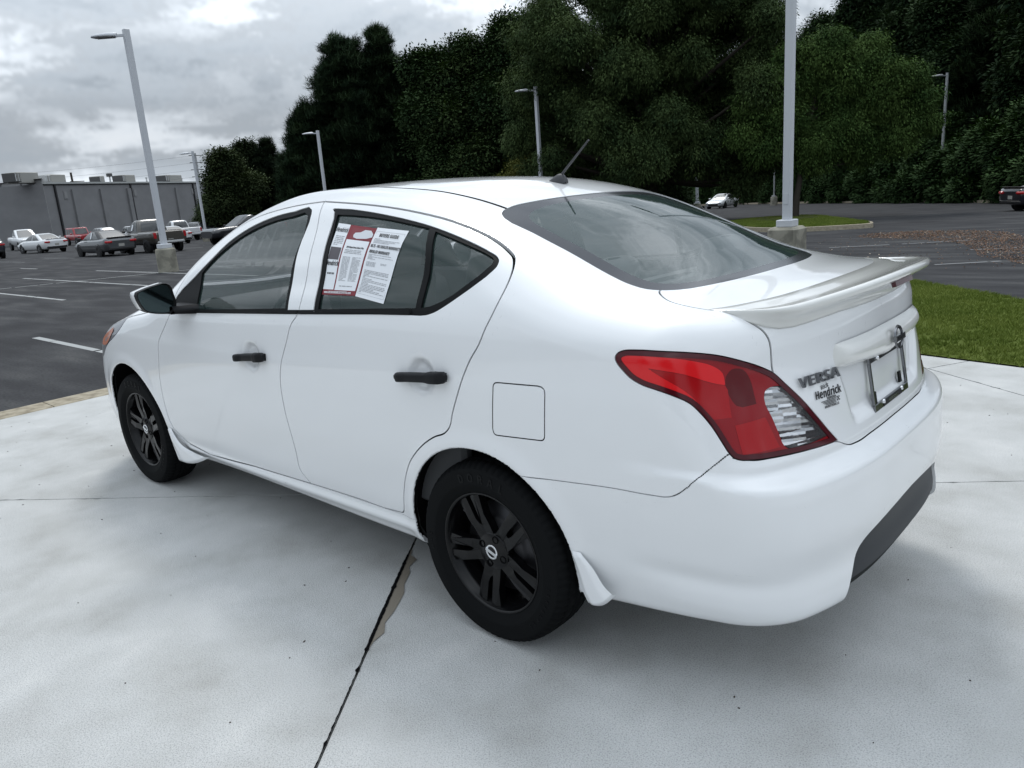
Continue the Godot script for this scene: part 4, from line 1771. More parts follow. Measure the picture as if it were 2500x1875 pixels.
func window_sheets() -> void:
	# two printed sheets fixed to the glass of the rear left door; corner points on the flank, x and y
	var defs := [
		["window_sheet", "red and white dealer sheet on the rear side window, nearest the door pillar", [.790, 1.362, .545, 1.340, .575, 1.118, .777, 1.115]],
		["window_sheet", "white buyers guide sheet in the middle of the rear side window", [.545, 1.343, .372, 1.330, .412, 1.098, .573, 1.117]],
	]
	for d in range(2):
		var df: Array = defs[d]
		var t := thing(df[0], df[1], "paper sheet", Vector3.ZERO)
		var q: Array = df[2]
		var P := func(u: float, v: float, out: float) -> Vector3:
			var top := Vector2(q[0], q[1]).lerp(Vector2(q[2], q[3]), u)
			var bot := Vector2(q[6], q[7]).lerp(Vector2(q[4], q[5]), u)
			var xy := top.lerp(bot, v)
			return on_window(xy.x, xy.y, out - .0075)
		var patch := func(u0: float, v0: float, u1: float, v1: float, out: float) -> MB:
			var mb := MB.new()
			var rows := []
			for i in 7:
				var row := PackedVector3Array()
				for j in 7:
					row.append(P.call(lerpf(u0, u1, j / 6.0), lerpf(v0, v1, i / 6.0), out))
				rows.append(row)
			mb.grid(rows, false, false, Vector3(.5, 1.2, 0))
			return mb
		var lettering := func(txt: String, u: float, v: float, h: float, font: String, bold: bool, cond: float, m: Material, parent: Node, called := "lettering") -> void:
			var o: Vector3 = P.call(u, v, .0012)
			var ex: Vector3 = (P.call(u + .05, v, .0012) - P.call(u - .05, v, .0012)).normalized()
			var ey: Vector3 = (P.call(u, v - .05, .0012) - P.call(u, v + .05, .0012)).normalized()
			var ez := ex.cross(ey).normalized()
			ey = ez.cross(ex)
			part_mesh(called, letters(txt, h, .0003, font, bold, cond), m, parent, Transform3D(Basis(ex, ey, ez), o))
		var lines := func(u0: float, u1: float, v0: float, v1: float, n: int, sd: int) -> MB:
			var mb := MB.new()
			var rng := RandomNumberGenerator.new()
			rng.seed = sd
			for k in n:
				var v := lerpf(v0, v1, (k + .5) / n)
				var u := u0
				var hh := (v1 - v0) / n * .22
				while u < u1 - .02:
					var w := minf(rng.randf_range(.03, .12), u1 - u)
					mb.quad(P.call(u, v - hh, .0011), P.call(u + w, v - hh, .0011), P.call(u + w, v + hh, .0011), P.call(u, v + hh, .0011), Vector3(0, .3, -1))
					u += w + .015
					if rng.randf() < .08:
						break
			return mb
		var base: MeshInstance3D = part("paper", patch.call(0, 0, 1, 1, .0), M.paper if d == 1 else M.paper_red, t)
		if d == 0:
			part("panel", patch.call(.0, 0, .33, .925, .0005), M.paper, t)
			part("panel", patch.call(.365, .20, .965, .93, .0005), M.paper, t)
			part("photo_print", patch.call(.02, .325, .31, .50, .0008), M.photo, t)
			part("photo_print", patch.call(.42, .03, .98, .19, .0005), M.photo_red, t)
			lettering.call("Hendrick", .165, .085, .017, "Droid Sans", true, .75, M.print, t)
			lettering.call("Hendrick", .165, .555, .017, "Droid Sans", true, .75, M.print, t)
			lettering.call("2018 Nissan Versa Sedan S Plus", .665, .305, .0068, "Droid Sans", true, .75, M.print, t)
			lettering.call("www.RICKHENDRICKTOYOTA.com", .47, .963, .0085, "Droid Sans", true, .85, M.paper, t)
			lettering.call("WE BUY CARS", .165, .70, .0065, "Droid Sans", true, .75, M.print, t)
			var ln: MB = lines.call(.05, .29, .16, .30, 6, 3)
			ln.add(lines.call(.42, .62, .44, .80, 22, 4))
			ln.add(lines.call(.68, .90, .44, .80, 22, 5))
			ln.add(lines.call(.42, .88, .335, .40, 3, 6))
			ln.add(lines.call(.48, .85, .855, .885, 1, 7))
			var lm := part("fine_print", ln, M.grey_print, t)
			lm.set_meta("kind", "stuff")
			# the white car printed at the head of the sheet
			var pc := MB.new()
			pc.cap(PackedVector3Array([P.call(.50, .135, .0012), P.call(.53, .10, .0012), P.call(.66, .085, .0012), P.call(.75, .045, .0012), P.call(.90, .045, .0012), P.call(.98, .09, .0012), P.call(.985, .135, .0012), P.call(.86, .165, .0012), P.call(.62, .18, .0012), P.call(.52, .165, .0012)]), Vector3(0, .3, -1))
			part("car_print", pc, M.paper, t)
		else:
			lettering.call("BUYERS GUIDE", .5, .10, .0125, "Droid Sans", true, .9, M.print, t)
			lettering.call("AS IS - NO DEALER WARRANTY", .53, .255, .0105, "Droid Sans", true, .80, M.print, t)
			lettering.call("DEALER WARRANTY", .42, .335, .0105, "Droid Sans", true, .80, M.print, t)
			lettering.call("X", .085, .335, .0105, "Droid Sans", true, 1.0, M.print, t)
			var ln: MB = lines.call(.08, .92, .145, .215, 4, 11)
			ln.add(lines.call(.08, .90, .37, .45, 5, 12))
			ln.add(lines.call(.08, .40, .48, .55, 5, 13))
			ln.add(lines.call(.55, .75, .48, .51, 2, 14))
			ln.add(lines.call(.08, .92, .60, .93, 17, 15))
			var lm := part("fine_print", ln, M.grey_print, t)
			lm.set_meta("kind", "stuff")
			var bd := MB.new()
			for e in [[.04, .05, .96, .053], [.04, .945, .96, .948], [.04, .05, .045, .948], [.955, .05, .96, .948]]:
				bd.quad(P.call(e[0], e[1], .001), P.call(e[2], e[1], .001), P.call(e[2], e[3], .001), P.call(e[0], e[3], .001), Vector3(0, .3, -1))
			part("print_border", bd, M.grey_print, t)
			var cb := MB.new()
			for e in [[.065, .240, .105, .243], [.065, .268, .105, .271], [.065, .24, .070, .271], [.10, .24, .105, .271]]:
				cb.quad(P.call(e[0], e[1], .001), P.call(e[2], e[1], .001), P.call(e[2], e[3], .001), P.call(e[0], e[3], .001), Vector3(0, .3, -1))
			part("tick_box", cb, M.print, t)

# ---------------------------------------------------------------- the place
func ground_y(x: float, z: float) -> float:
	return minf(-.113 - .006 * x - .026 * z, -.125)


func on_ground(x: float, z: float) -> Vector3:
	return Vector3(x, ground_y(x, z), z)


func env_materials() -> void:
	M.reflector = mat(lin(.62, .63, .65), 0.18, 1.0)
	M.headlight = mat(lin(.30, .31, .33), 0.08, 0.6)
	M.headlight.clearcoat_enabled = true
	M.paper = mat(lin(.78, .80, .83), .6)
	M.paper_red = mat(lin(.20, .018, .028), .6)
	M.photo = mat(lin(.08, .07, .08), .5)
	M.photo_red = mat(lin(.20, .02, .028), .5)
	M.grey_print = mat(lin(.34, .35, .37), .6)
	# concrete: a broad mottle, a finer one, and a sandy relief
	var c := mat(Color.WHITE, .88, 0.0, .35)
	c.albedo_texture = noise_tex(1024, .0055, 7, [[0.0, lin(.40, .40, .385)], [.30, lin(.462, .465, .455)], [.5, lin(.50, .505, .497)], [.72, lin(.532, .537, .530)], [1.0, lin(.59, .592, .58)]], 5)
	c.uv1_triplanar = true
	c.uv1_world_triplanar = true
	c.uv1_scale = Vector3(.33, .33, .33)
	c.detail_enabled = true
	c.detail_blend_mode = BaseMaterial3D.BLEND_MODE_MUL
	c.detail_albedo = noise_tex(2048, .26, 2, [[0.0, lin(.40, .41, .42)], [.32, lin(.74, .745, .75)], [.5, lin(.93, .93, .93)], [1.0, lin(1, 1, 1)]], 9)
	c.detail_uv_layer = BaseMaterial3D.DETAIL_UV_1
	c.heightmap_enabled = true
	c.heightmap_texture = noise_tex(2048, .33, 3, [], 11)
	c.heightmap_scale = .22
	M.concrete = c
	var k := mat(Color.WHITE, .9, 0.0, .3)
	k.albedo_texture = noise_tex(512, .02, 5, [[0.0, lin(.17, .145, .105)], [.5, lin(.30, .265, .20)], [1.0, lin(.38, .345, .275)]], 15)
	k.uv1_triplanar = true
	k.uv1_world_triplanar = true
	k.uv1_scale = Vector3(.9, .9, .9)
	M.kerb = k
	var p := mat(Color.WHITE, .9, 0.0, .3)
	p.albedo_texture = noise_tex(512, .006, 4, [[0.0, lin(.15, .145, .12)], [.42, lin(.22, .21, .175)], [.52, lin(.30, .285, .235)], [1.0, lin(.35, .335, .28)]], 17)
	p.uv1_triplanar = true
	p.uv1_scale = Vector3(.6, .6, .6)
	M.pier = p
	var a := mat(Color.WHITE, .88, 0.0, .28)
	a.albedo_texture = noise_tex(1024, .007, 6, [[0.0, lin(.022, .0225, .025)], [.40, lin(.034, .0345, .038)], [.62, lin(.048, .049, .052)], [1.0, lin(.085, .085, .085)]], 21)
	a.uv1_triplanar = true
	a.uv1_world_triplanar = true
	a.uv1_scale = Vector3(.045, .045, .16)
	a.detail_enabled = true
	a.detail_blend_mode = BaseMaterial3D.BLEND_MODE_MUL
	a.detail_albedo = noise_tex(1024, .24, 3, [[0.0, lin(.5, .5, .5)], [.5, lin(.92, .92, .92)], [1.0, lin(1, 1, 1)]], 23)
	M.asphalt = a
	M.line = mat(lin(.30, .31, .31), .8)
	M.line_worn = mat(lin(.17, .175, .18), .8)
	M.damp = mat(lin(.20, .175, .14), .7)
	M.joint = mat(lin(.006, .006, .0065), .95, 0.0, .1)
	M.pole = mat(lin(.55, .57, .60), .42, 0.0)
	M.pole_grey = mat(lin(.36, .37, .38), .4, .3)
	M.lamp_head = mat(lin(.22, .22, .22), .5, .2)
	M.soil = mat(lin(.035, .025, .018), .95)
	M.turf = mat(lin(.080, .105, .022), .95, 0.0, .2)
	M.bark = mat(lin(.055, .048, .040), .95, 0.0, .2)
	var wl := mat(Color.WHITE, .85)
	wl.albedo_texture = noise_tex(512, .01, 4, [[0.0, lin(.185, .185, .19)], [1.0, lin(.235, .235, .24)]], 31)
	wl.uv1_triplanar = true
	wl.uv1_scale = Vector3(.08, .08, .08)
	M.wall = wl
	M.wall_light = mat(lin(.25, .25, .25), .85)
	M.fascia = mat(lin(.40, .41, .40), .6)
	M.black_metal = mat(lin(.012, .012, .014), .6)
	M.unit = mat(lin(.34, .335, .31), .6)
	M.unit_dark = mat(lin(.08, .08, .08), .7)
	M.galv = mat(lin(.55, .56, .56), .45)
	M.v_glass = mat(lin(.018, .022, .024), .06)
	M.v_glass.clearcoat_enabled = true
	M.v_tyre = mat(lin(.012, .012, .013), .8)
	M.v_rim = mat(lin(.25, .25, .26), .35, .7)
	M.v_black = mat(lin(.012, .012, .013), .55)
	M.v_red = mat(lin(.40, .012, .016), .2)


func leaf_mat(c: Color, rough := .85) -> StandardMaterial3D:
	var m := mat(Color.WHITE, rough, 0.0, .18)
	m.albedo_color = c.linear_to_srgb()
	m.vertex_color_use_as_albedo = true
	m.cull_mode = BaseMaterial3D.CULL_DISABLED
	m.backlight_enabled = true
	m.backlight = Color(.35, .38, .22)
	return m


func make_sky() -> PanoramaSkyMaterial:
	var w := 2048
	var h := 1024
	var im := Image.create(w, h, false, Image.FORMAT_RGBF)
	var n1 := FastNoiseLite.new()
	n1.seed = 41
	n1.noise_type = FastNoiseLite.TYPE_SIMPLEX_SMOOTH
	n1.frequency = .55
	n1.fractal_octaves = 6
	n1.fractal_gain = .52
	n1.domain_warp_enabled = true
	n1.domain_warp_amplitude = .9
	n1.domain_warp_frequency = .5
	n1.domain_warp_fractal_octaves = 3
	var n2 := FastNoiseLite.new()
	n2.seed = 77
	n2.noise_type = FastNoiseLite.TYPE_SIMPLEX_SMOOTH
	n2.frequency = .22
	n2.fractal_octaves = 3
	var tone := spline([-90, -2, 0, 1.6, 3.2, 5.0, 7.5, 10, 14, 25, 45, 90], [.42, .52, .60, .56, .43, .41, .53, .62, .72, .82, 1.0, 1.15], -90, .25, 721)
	for j in h:
		var el := 90.0 - (j + .5) / h * 180.0
		if el < -2.0:
			var g := Color(.30, .31, .32)
			for i in w:
				im.set_pixel(i, j, g)
			continue
		var t := tone[int((el + 90) / .25)]
		var y := sin(deg_to_rad(el))
		var cy := cos(deg_to_rad(el))
		var step := 1 if el < 20 else (2 if el < 45 else 4)
		var last := Color.BLACK
		for i in w:
			if i % step == 0:
				var az := ((i + .5) / w - .25) * TAU
				var d := Vector3(cos(az) * cy, y, sin(az) * cy)
				var k := 1.0 / (maxf(y, 0.0) + .13)
				var q := Vector3(d.x * k * 1.35, y * 5.0, d.z * k * 1.35)
				var a := n1.get_noise_3dv(q)
				var b := n2.get_noise_3dv(q)
				var v := a * .95 + b * .55
				# lumps with brighter rims
				var l := t * (1.0 + .42 * v + .55 * sst(.12, .55, v) - .22 * sst(-.02, -.45, v))
				l *= 1.0 + .10 * sst(.0, .12, absf(a)) - .05
				var cool := clampf(1.0 - v * .6, 0.0, 1.4)
				last = Color(l * (1.0 - .125 * cool), l * (1.0 - .025 * cool), l * (1.0 + .085 * cool))
			im.set_pixel(i, j, last)
	var m := PanoramaSkyMaterial.new()
	m.panorama = ImageTexture.create_from_image(im)
	m.filter = true
	return m


func cut_poly(poly: PackedVector2Array, a: Vector2, d: Vector2, side: float, gap: float) -> PackedVector2Array:
	# keeps the part of the outline on one side of the line a + t d, drawn back by gap
	var n := Vector2(-d.y, d.x).normalized() * side
	var out := PackedVector2Array()
	for i in poly.size():
		var p := poly[i]
		var q := poly[(i + 1) % poly.size()]
		var fp := (p - a).dot(n) - gap
		var fq := (q - a).dot(n) - gap
		if fp >= 0.0:
			out.append(p)
		if (fp >= 0.0) != (fq >= 0.0):
			out.append(p.lerp(q, fp / (fp - fq)))
	return out


func rough_edges(poly: PackedVector2Array, lines: Array, rng: RandomNumberGenerator) -> PackedVector2Array:
	# long cut edges become slightly chipped
	var out := PackedVector2Array()
	for i in poly.size():
		var p := poly[i]
		var q := poly[(i + 1) % poly.size()]
		out.append(p)
		var on := false
		for l in lines:
			var n := Vector2(-(l[1] as Vector2).y, (l[1] as Vector2).x).normalized()
			if absf((p - l[0]).dot(n)) < .03 and absf((q - l[0]).dot(n)) < .03:
				on = true
		if not on:
			continue
		var L := p.distance_to(q)
		var nn := (q - p).orthogonal().normalized()
		var t := .03
		while t < L - .03 and L < 40.0:
			var m := p.lerp(q, t / L)
			if m.distance_to(Vector2(.5, 0)) < 7.0:
				var e := rng.randf_range(-.0008, .0012)
				if rng.randf() < .05:
					e += rng.randf_range(.003, .009)
				var inside := m + nn * .01
				if not Geometry2D.is_point_in_polygon(inside, poly):
					e = -e
				out.append(m + nn * e)
			t += rng.randf_range(.015, .05)
	return out


func sheet(poly: PackedVector2Array, y: Callable) -> MB:
	var mb := MB.new()
	var t := Geometry2D.triangulate_polygon(poly)
	for p in poly:
		mb.vert(Vector3(p.x, y.call(p.x, p.y), p.y), Vector3.UP, p)
	for i in range(0, t.size(), 3):
		mb.face(t[i], t[i + 1], t[i + 2])
	return mb


func slab(poly: PackedVector2Array, top: float, thick: float) -> MB:
	var mb := MB.new()
	mb.prism(poly, func(q: Vector2, h: float) -> Vector3: return Vector3(q.x, h, q.y), top - thick, top)
	return mb


func make_ground() -> void:
	var rng := RandomNumberGenerator.new()
	rng.seed = 5
	# asphalt, one sheet out to the horizon
	var rows := []
	for z in [-900.0, -300.0, -100.0, -40.0, -10.0, -2.0, 0.5, 6.0, 20.0, 60.0, 120.0, 200.0, 900.0]:
		var row := PackedVector3Array()
		for x in [-900.0, -300.0, -100.0, -40.0, -5.0, 2.0, 10.0, 30.0, 80.0, 150.0, 300.0, 900.0]:
			row.append(Vector3(x, maxf(ground_y(x, minf(z, 120.0)), -6.0), z))
		rows.append(row)
	var g := MB.new()
	g.grid(rows, false, false, Vector3(0, -50, 0))
	structure("parking_lot", g, M.asphalt, "dark grey asphalt of the parking lot")
	# bed under the joints
	var bed := MB.new()
	bed.quad(Vector3(-60, -.045, -60), Vector3(5.0, -.045, -60), Vector3(5.0, -.045, 3.4), Vector3(-60, -.045, 3.4), Vector3.UP)
	var pad := Node3D.new()
	pad.name = "concrete_pad"
	pad.set_meta("kind", "structure")
	pad.set_meta("label", "pale grey concrete pad under the white car")
	add_child(pad, true)
	part("joint_bed", bed, M.joint, pad)
	var outline := PackedVector2Array([Vector2(5.12, -60), Vector2(5.10, -2), Vector2(5.12, 4.9), Vector2(3.6, 4.62), Vector2(1.5, 4.12), Vector2(-.085, 3.814), Vector2(-.745, 3.689), Vector2(-3.0, 3.22), Vector2(-8, 2.0), Vector2(-60, -12), Vector2(-60, -60)])
	var U := Vector2(-.82, .572).normalized()
	var V := Vector2(.61, .793).normalized()
	var j1 := [Vector2(1.657, -.435), U]
	var j2 := [Vector2(.784, -.495), V]
	var js := [Vector2(-.2, 3.432), Vector2(-.665, -.47)]
	var jx := [Vector2(-.3, 3.58), Vector2(-.47, .88)]
	var all := [j1, j2, js, jx]
	var A := cut_poly(outline, j1[0], U, 1.0, .0032)
	var B := cut_poly(outline, j1[0], U, -1.0, .0032)
	var near := A
	var far := B
	if Geometry2D.is_point_in_polygon(Vector2(-.5, -2.0), B):
		near = B
		far = A
	var pieces := [cut_poly(near, j2[0], V, 1.0, .0042), cut_poly(near, j2[0], V, -1.0, .0042)]
	var f1 := cut_poly(far, js[0], js[1], 1.0, .005)
	var f2 := cut_poly(far, js[0], js[1], -1.0, .005)
	for f in [f1, f2]:
		if Geometry2D.is_point_in_polygon(Vector2(-.5, 1.5), f):
			pieces.append(f)
		else:
			pieces.append(cut_poly(f, jx[0], jx[1], 1.0, .005))
			pieces.append(cut_poly(f, jx[0], jx[1], -1.0, .005))
	for q: PackedVector2Array in pieces:
		if q.size() < 3:
			continue
		part("concrete_slab", slab(rough_edges(q, all, rng), 0.0, .14), M.concrete, pad)
	var damp := PackedVector2Array()
	for q in V2([.735, -.550, .696, -.591, .648, -.602, .624, -.663, .584, -.693, .532, -.767, .483, -.809, .449, -.858, .412, -.916, .379, -.985, .331, -1.027, .318, -1.084]):
		damp.append(q)
	var e0 := Vector2(.30, -1.118)
	for t in [0.0, .25, .5, .75, .92]:
		damp.append(e0.lerp(Vector2(.768, -.515), t) + Vector2(-.001, .001))
	part("damp_patch", sheet(damp, func(_x, _z): return .003), M.damp, pad)
	# the open, broken stretch of the joint
	var crack := MB.new()
	var c0 := Vector2(.775, -.507)
	var c1 := Vector2(-.30, -1.905)
	var cn := (c1 - c0).normalized().orthogonal()
	var cl := PackedVector3Array()
	var cr := PackedVector3Array()
	for i in 141:
		var t := i / 140.0
		var p := c0.lerp(c1, t)
		var wide := .0022 + .0075 * sst(.02, .12, t) * sst(.50, .38, t)
		if rng.randf() < .07:
			wide += rng.randf_range(.002, .009)
		var a := p + cn * (wide * .55 + rng.randf_range(-.001, .0015))
		var b := p - cn * (wide * .75 + rng.randf_range(-.001, .0015))
		cl.append(Vector3(a.x, .0045, a.y))
		cr.append(Vector3(b.x, .0045, b.y))
	crack.strip(cl, cr, false, Vector3(.4, -9, -1.0))
	part("joint_crack", crack, M.joint, pad)
	# little marks and grit on the slabs
	var grit := MB.new()
	for i in 420:
		var x := rng.randf_range(-3.5, 5.0)
		var z := rng.randf_range(-3.2, 3.4)
		var s := rng.randf_range(.0015, .005)
		grit.box(Vector3(x, .001, z), Vector3(s * rng.randf_range(1.0, 2.2), .002, s), Basis(Vector3.UP, rng.randf() * TAU))
	var gr := part("grit", grit, M.soil, pad)
	gr.set_meta("kind", "stuff")
	# kerb along the front of the pad
	var kerb := Node3D.new()
	kerb.name = "kerb"
	kerb.set_meta("kind", "structure")
	kerb.set_meta("label", "tan concrete kerb between the pad and the parking lot")
	add_child(kerb, true)
	var z0 := -18.5
	var lens := [3.0, 3.0, 3.0, 3.0, 3.0, 3.0, 3.0, 3.0]
	var z := -18.51
	for i in 8:
		var k := MB.new()
		var prof := [Vector2(5.128, -.2), Vector2(5.128, -.012), Vector2(5.140, .001), Vector2(5.40, .001), Vector2(5.455, -.02), Vector2(5.49, -.07), Vector2(5.51, -.16), Vector2(5.80, -.175), Vector2(5.80, -.22)]
		var krows := []
		for zz in [z + .004, z + 1.5, z + 2.996]:
			var row := PackedVector3Array()
			for q in prof:
				row.append(Vector3(q.x + .012 * sin(zz * .8), q.y, zz))
			krows.append(row)
		k.grid(krows, false, false, Vector3(5.4, -.6, z + 1.5))
		k.cap(krows[0], Vector3(0, 0, -1))
		k.cap(krows[2], Vector3(0, 0, 1))
		part("kerb_stone", k, M.kerb, kerb)
		z += 3.0
	# painted bay lines, worn
	var lines := [[11.06, 1.12, 5.9, 1.12], [22.4, 3.59, 17.3, 3.59], [28.8, 6.10, 17.6, 6.10], [29.4, 8.70, 17.9, 8.70], [38.0, 8.65, 35.8, 8.65], [29.4, 3.59, 24.1, 3.59]]
	var painted := Node3D.new()
	painted.name = "bay_markings"
	painted.set_meta("kind", "structure")
	painted.set_meta("label", "worn white bay lines painted on the asphalt")
	add_child(painted, true)
	for l in lines:
		_line(painted, Vector2(l[0], l[1]), Vector2(l[2], l[3]), M.line, rng)
	_line(painted, Vector2(23.98, 3.7), Vector2(23.98, 14.0), M.line, rng)
	for l in [[4.2, 18.45, 2.95, 19.6], [2.15, 13.15, 1.25, 13.9], [2.3, 16.55, 1.1, 17.35], [5.6, 17.4, 4.4, 18.3]]:
		_line(painted, Vector2(l[0], l[1]), Vector2(l[2], l[3]), M.line_worn, rng)
	for i in range(3, 12):
		_line(painted, Vector2(51.0, 1.12 + 2.51 * i), Vector2(46.0, 1.12 + 2.51 * i), M.line_worn, rng)
	# grass verge behind the car and the planted island with its kerb
	var verge := smooth_poly(V2([5.0, 4.93, 5.0, 4.93, 3.6, 4.63, 1.5, 4.14, -.085, 3.835, -.745, 3.71, -3.0, 3.24, -6.0, 2.55, -6.0, 2.55, -4.2, 4.2, -2.2, 5.55, -.17, 7.25, .10, 7.60, .55, 8.10, 1.1, 8.75, 1.6, 9.3, 3.0, 10.2, 5.0, 10.8, 5.0, 10.8]), 3)
	var vy := func(x: float, zz: float) -> float: return .006 - .026 * maxf(zz - 4.2, 0.0) - .018 * maxf(zz - 5.6, 0.0)
	_lawn("grass_verge", "short mown grass beside the concrete pad", verge, vy, 30000, .042, rng)
	var island := smooth_poly(V2([7.55, 26.5, 8.2, 25.75, 9.4, 24.95, 11.0, 25.4, 12.6, 26.9, 14.6, 29.6, 16.2, 33.4, 16.0, 36.4, 14.6, 37.6, 13.2, 36.8, 11.4, 34.0, 9.1, 30.1, 7.75, 27.6]), 4)
	var iy := func(x: float, zz: float) -> float: return ground_y(x, zz) + .15
	var ik := MB.new()
	var ring_in := Geometry2D.offset_polygon(island, -.18)[0]
	var R0 := PackedVector3Array()
	for q in island:
		R0.append(Vector3(q.x, ground_y(q.x, q.y) - .02, q.y))
	var R1 := PackedVector3Array()
	var R2 := PackedVector3Array()
	var c := Vector2.ZERO
	for q in island:
		c += q
	c /= island.size()
	for q in island:
		var d := (c - q).normalized()
		R1.append(Vector3(q.x + d.x * .03, ground_y(q.x, q.y) + .15, q.y + d.y * .03))
		R2.append(Vector3(q.x + d.x * .20, ground_y(q.x, q.y) + .155, q.y + d.y * .20))
	ik.strip(R0, R1, true, Vector3(c.x, ground_y(c.x, c.y), c.y))
	ik.strip(R1, R2, true, Vector3(c.x, -30, c.y))
	structure("island_kerb", ik, M.kerb, "rounded kerb round the planted island in the lot")
	_lawn("island_grass", "grass on the kerbed island behind the near lamp post", ring_in, iy, 14000, .07, rng)
	var mulch := smooth_poly(V2([12.2, 31.5, 13.4, 31.3, 15.0, 33.6, 15.3, 35.6, 14.2, 36.6, 12.9, 35.4, 12.0, 33.0]), 4)
	structure("mulch_bed", sheet(mulch, func(x, zz): return ground_y(x, zz) + .19), M.soil, "dark mulch round the foot of the island tree")
	# the far edge of the lot
	var fk := MB.new()
	var path := [Vector2(60, 101), Vector2(42.2, 89.0), Vector2(29.1, 76.5), Vector2(16.75, 62.6), Vector2(11.15, 55.5), Vector2(8.45, 51.6), Vector2(4.0, 45.0), Vector2(-6, 31)]
	var F := [PackedVector3Array(), PackedVector3Array(), PackedVector3Array(), PackedVector3Array()]
	for i in path.size():
		var d2: Vector2 = (path[mini(i + 1, path.size() - 1)] - path[maxi(i - 1, 0)]).normalized()
		var n2 := Vector2(d2.y, -d2.x)
		if n2.y < 0.0:
			n2 = -n2
		for e in [[0, 0.0, -.02], [1, .02, .15], [2, .22, .16], [3, .22, -.1]]:
			var q: Vector2 = path[i] + n2 * e[1]
			F[e[0]].append(Vector3(q.x, ground_y(q.x, q.y) + e[2], q.y))
	for e in 3:
		fk.strip(F[e], F[e + 1], false, Vector3(25, -40, 90))
	structure("far_kerb", fk, M.kerb, "kerb along the far edge of the lot below the woods")
	var bank := MB.new()
	var brow := []
	for e in [[.2, .12], [3.0, .3], [8.0, .9], [20.0, 2.2], [45.0, 3.0]]:
		var row := PackedVector3Array()
		for i in path.size():
			var d2: Vector2 = (path[mini(i + 1, path.size() - 1)] - path[maxi(i - 1, 0)]).normalized()
			var n2 := Vector2(d2.y, -d2.x)
			if n2.y < 0.0:
				n2 = -n2
			var q: Vector2 = path[i] + n2 * e[0]
			row.append(Vector3(q.x, ground_y(path[i].x, path[i].y) + e[1], q.y))
		brow.append(row)
	bank.grid(brow, false, false, Vector3(20, -60, 80))
	structure("woodland_floor", bank, M.soil, "dark soil bank under the trees")
	# fallen leaves on the asphalt
	var leaf := MB.new()
	leaf.quad(Vector3(-.5, 0, 0), Vector3(0, .10, -.28), Vector3(.5, 0, 0), Vector3(0, .10, .28), Vector3.UP)
	leaf.tri(Vector3(-.5, 0, 0), Vector3(.5, 0, 0), Vector3(0, .22, .25), Vector3.UP)
	var area := PackedVector2Array()
	for q in V2([6.35, 21.3, 6.4, 23.0, 5.3, 24.07, 3.79, 23.6, 2.7, 22.6, 1.6, 19.5, .1, 14.2, .3, 13.0, .95, 13.4, 1.2, 14.1, 1.7, 14.5, 2.1, 16.0, 2.8, 18.2, 3.9, 19.6, 5.4, 20.7]):
		area.append(q)
	var where: Array[Transform3D] = []
	var tints := PackedColorArray()
	var dens := FastNoiseLite.new()
	dens.seed = 3
	dens.frequency = .5
	while where.size() < 7000:
		var q := Vector2(rng.randf_range(-.3, 6.8), rng.randf_range(12.4, 24.4))
		var inside := Geometry2D.is_point_in_polygon(q, area)
		if not inside and rng.randf() > .02:
			continue
		if inside and dens.get_noise_2d(q.x, q.y) * .5 + .62 < rng.randf():
			continue
		var s := rng.randf_range(.025, .06)
		var b := Basis(Vector3.UP, rng.randf() * TAU) * Basis(Vector3.RIGHT, rng.randf_range(-.35, .35))
		where.append(Transform3D(b.scaled(Vector3(s, s, s)), on_ground(q.x, q.y) + Vector3(0, .008 + rng.randf() * .015, 0)))
		var k := rng.randf()
		tints.append(Color(.16, .085, .05).lerp(Color(.30, .20, .15), k) if rng.randf() < .93 else Color(.5, .42, .34))
	var lm := leaf_mat(Color.WHITE, .8)
	_scatter("leaf_litter", leaf.mesh(), where, tints, lm, self, "brown fallen leaves lying on the asphalt beyond the verge", true)


func _line(parent: Node, a: Vector2, b: Vector2, m: Material, rng: RandomNumberGenerator) -> void:
	var mb := MB.new()
	var d := (b - a).normalized()
	var n := d.orthogonal() * .05
	var L := a.distance_to(b)
	var t := 0.0
	while t < L - .05:
		var s := minf(rng.randf_range(.25, 1.1), L - t)
		var p := a + d * t
		var q := a + d * (t + s)
		var w0 := rng.randf_range(.86, 1.04)
		mb.quad(Vector3(p.x + n.x * w0, ground_y(p.x, p.y) + .005, p.y + n.y * w0), Vector3(q.x + n.x * w0, ground_y(q.x, q.y) + .005, q.y + n.y * w0), Vector3(q.x - n.x, ground_y(q.x, q.y) + .005, q.y - n.y), Vector3(p.x - n.x, ground_y(p.x, p.y) + .005, p.y - n.y), Vector3.UP)
		t += s + (rng.randf_range(.02, .10) if rng.randf() < .35 else 0.0)
	part("line", mb, m, parent)


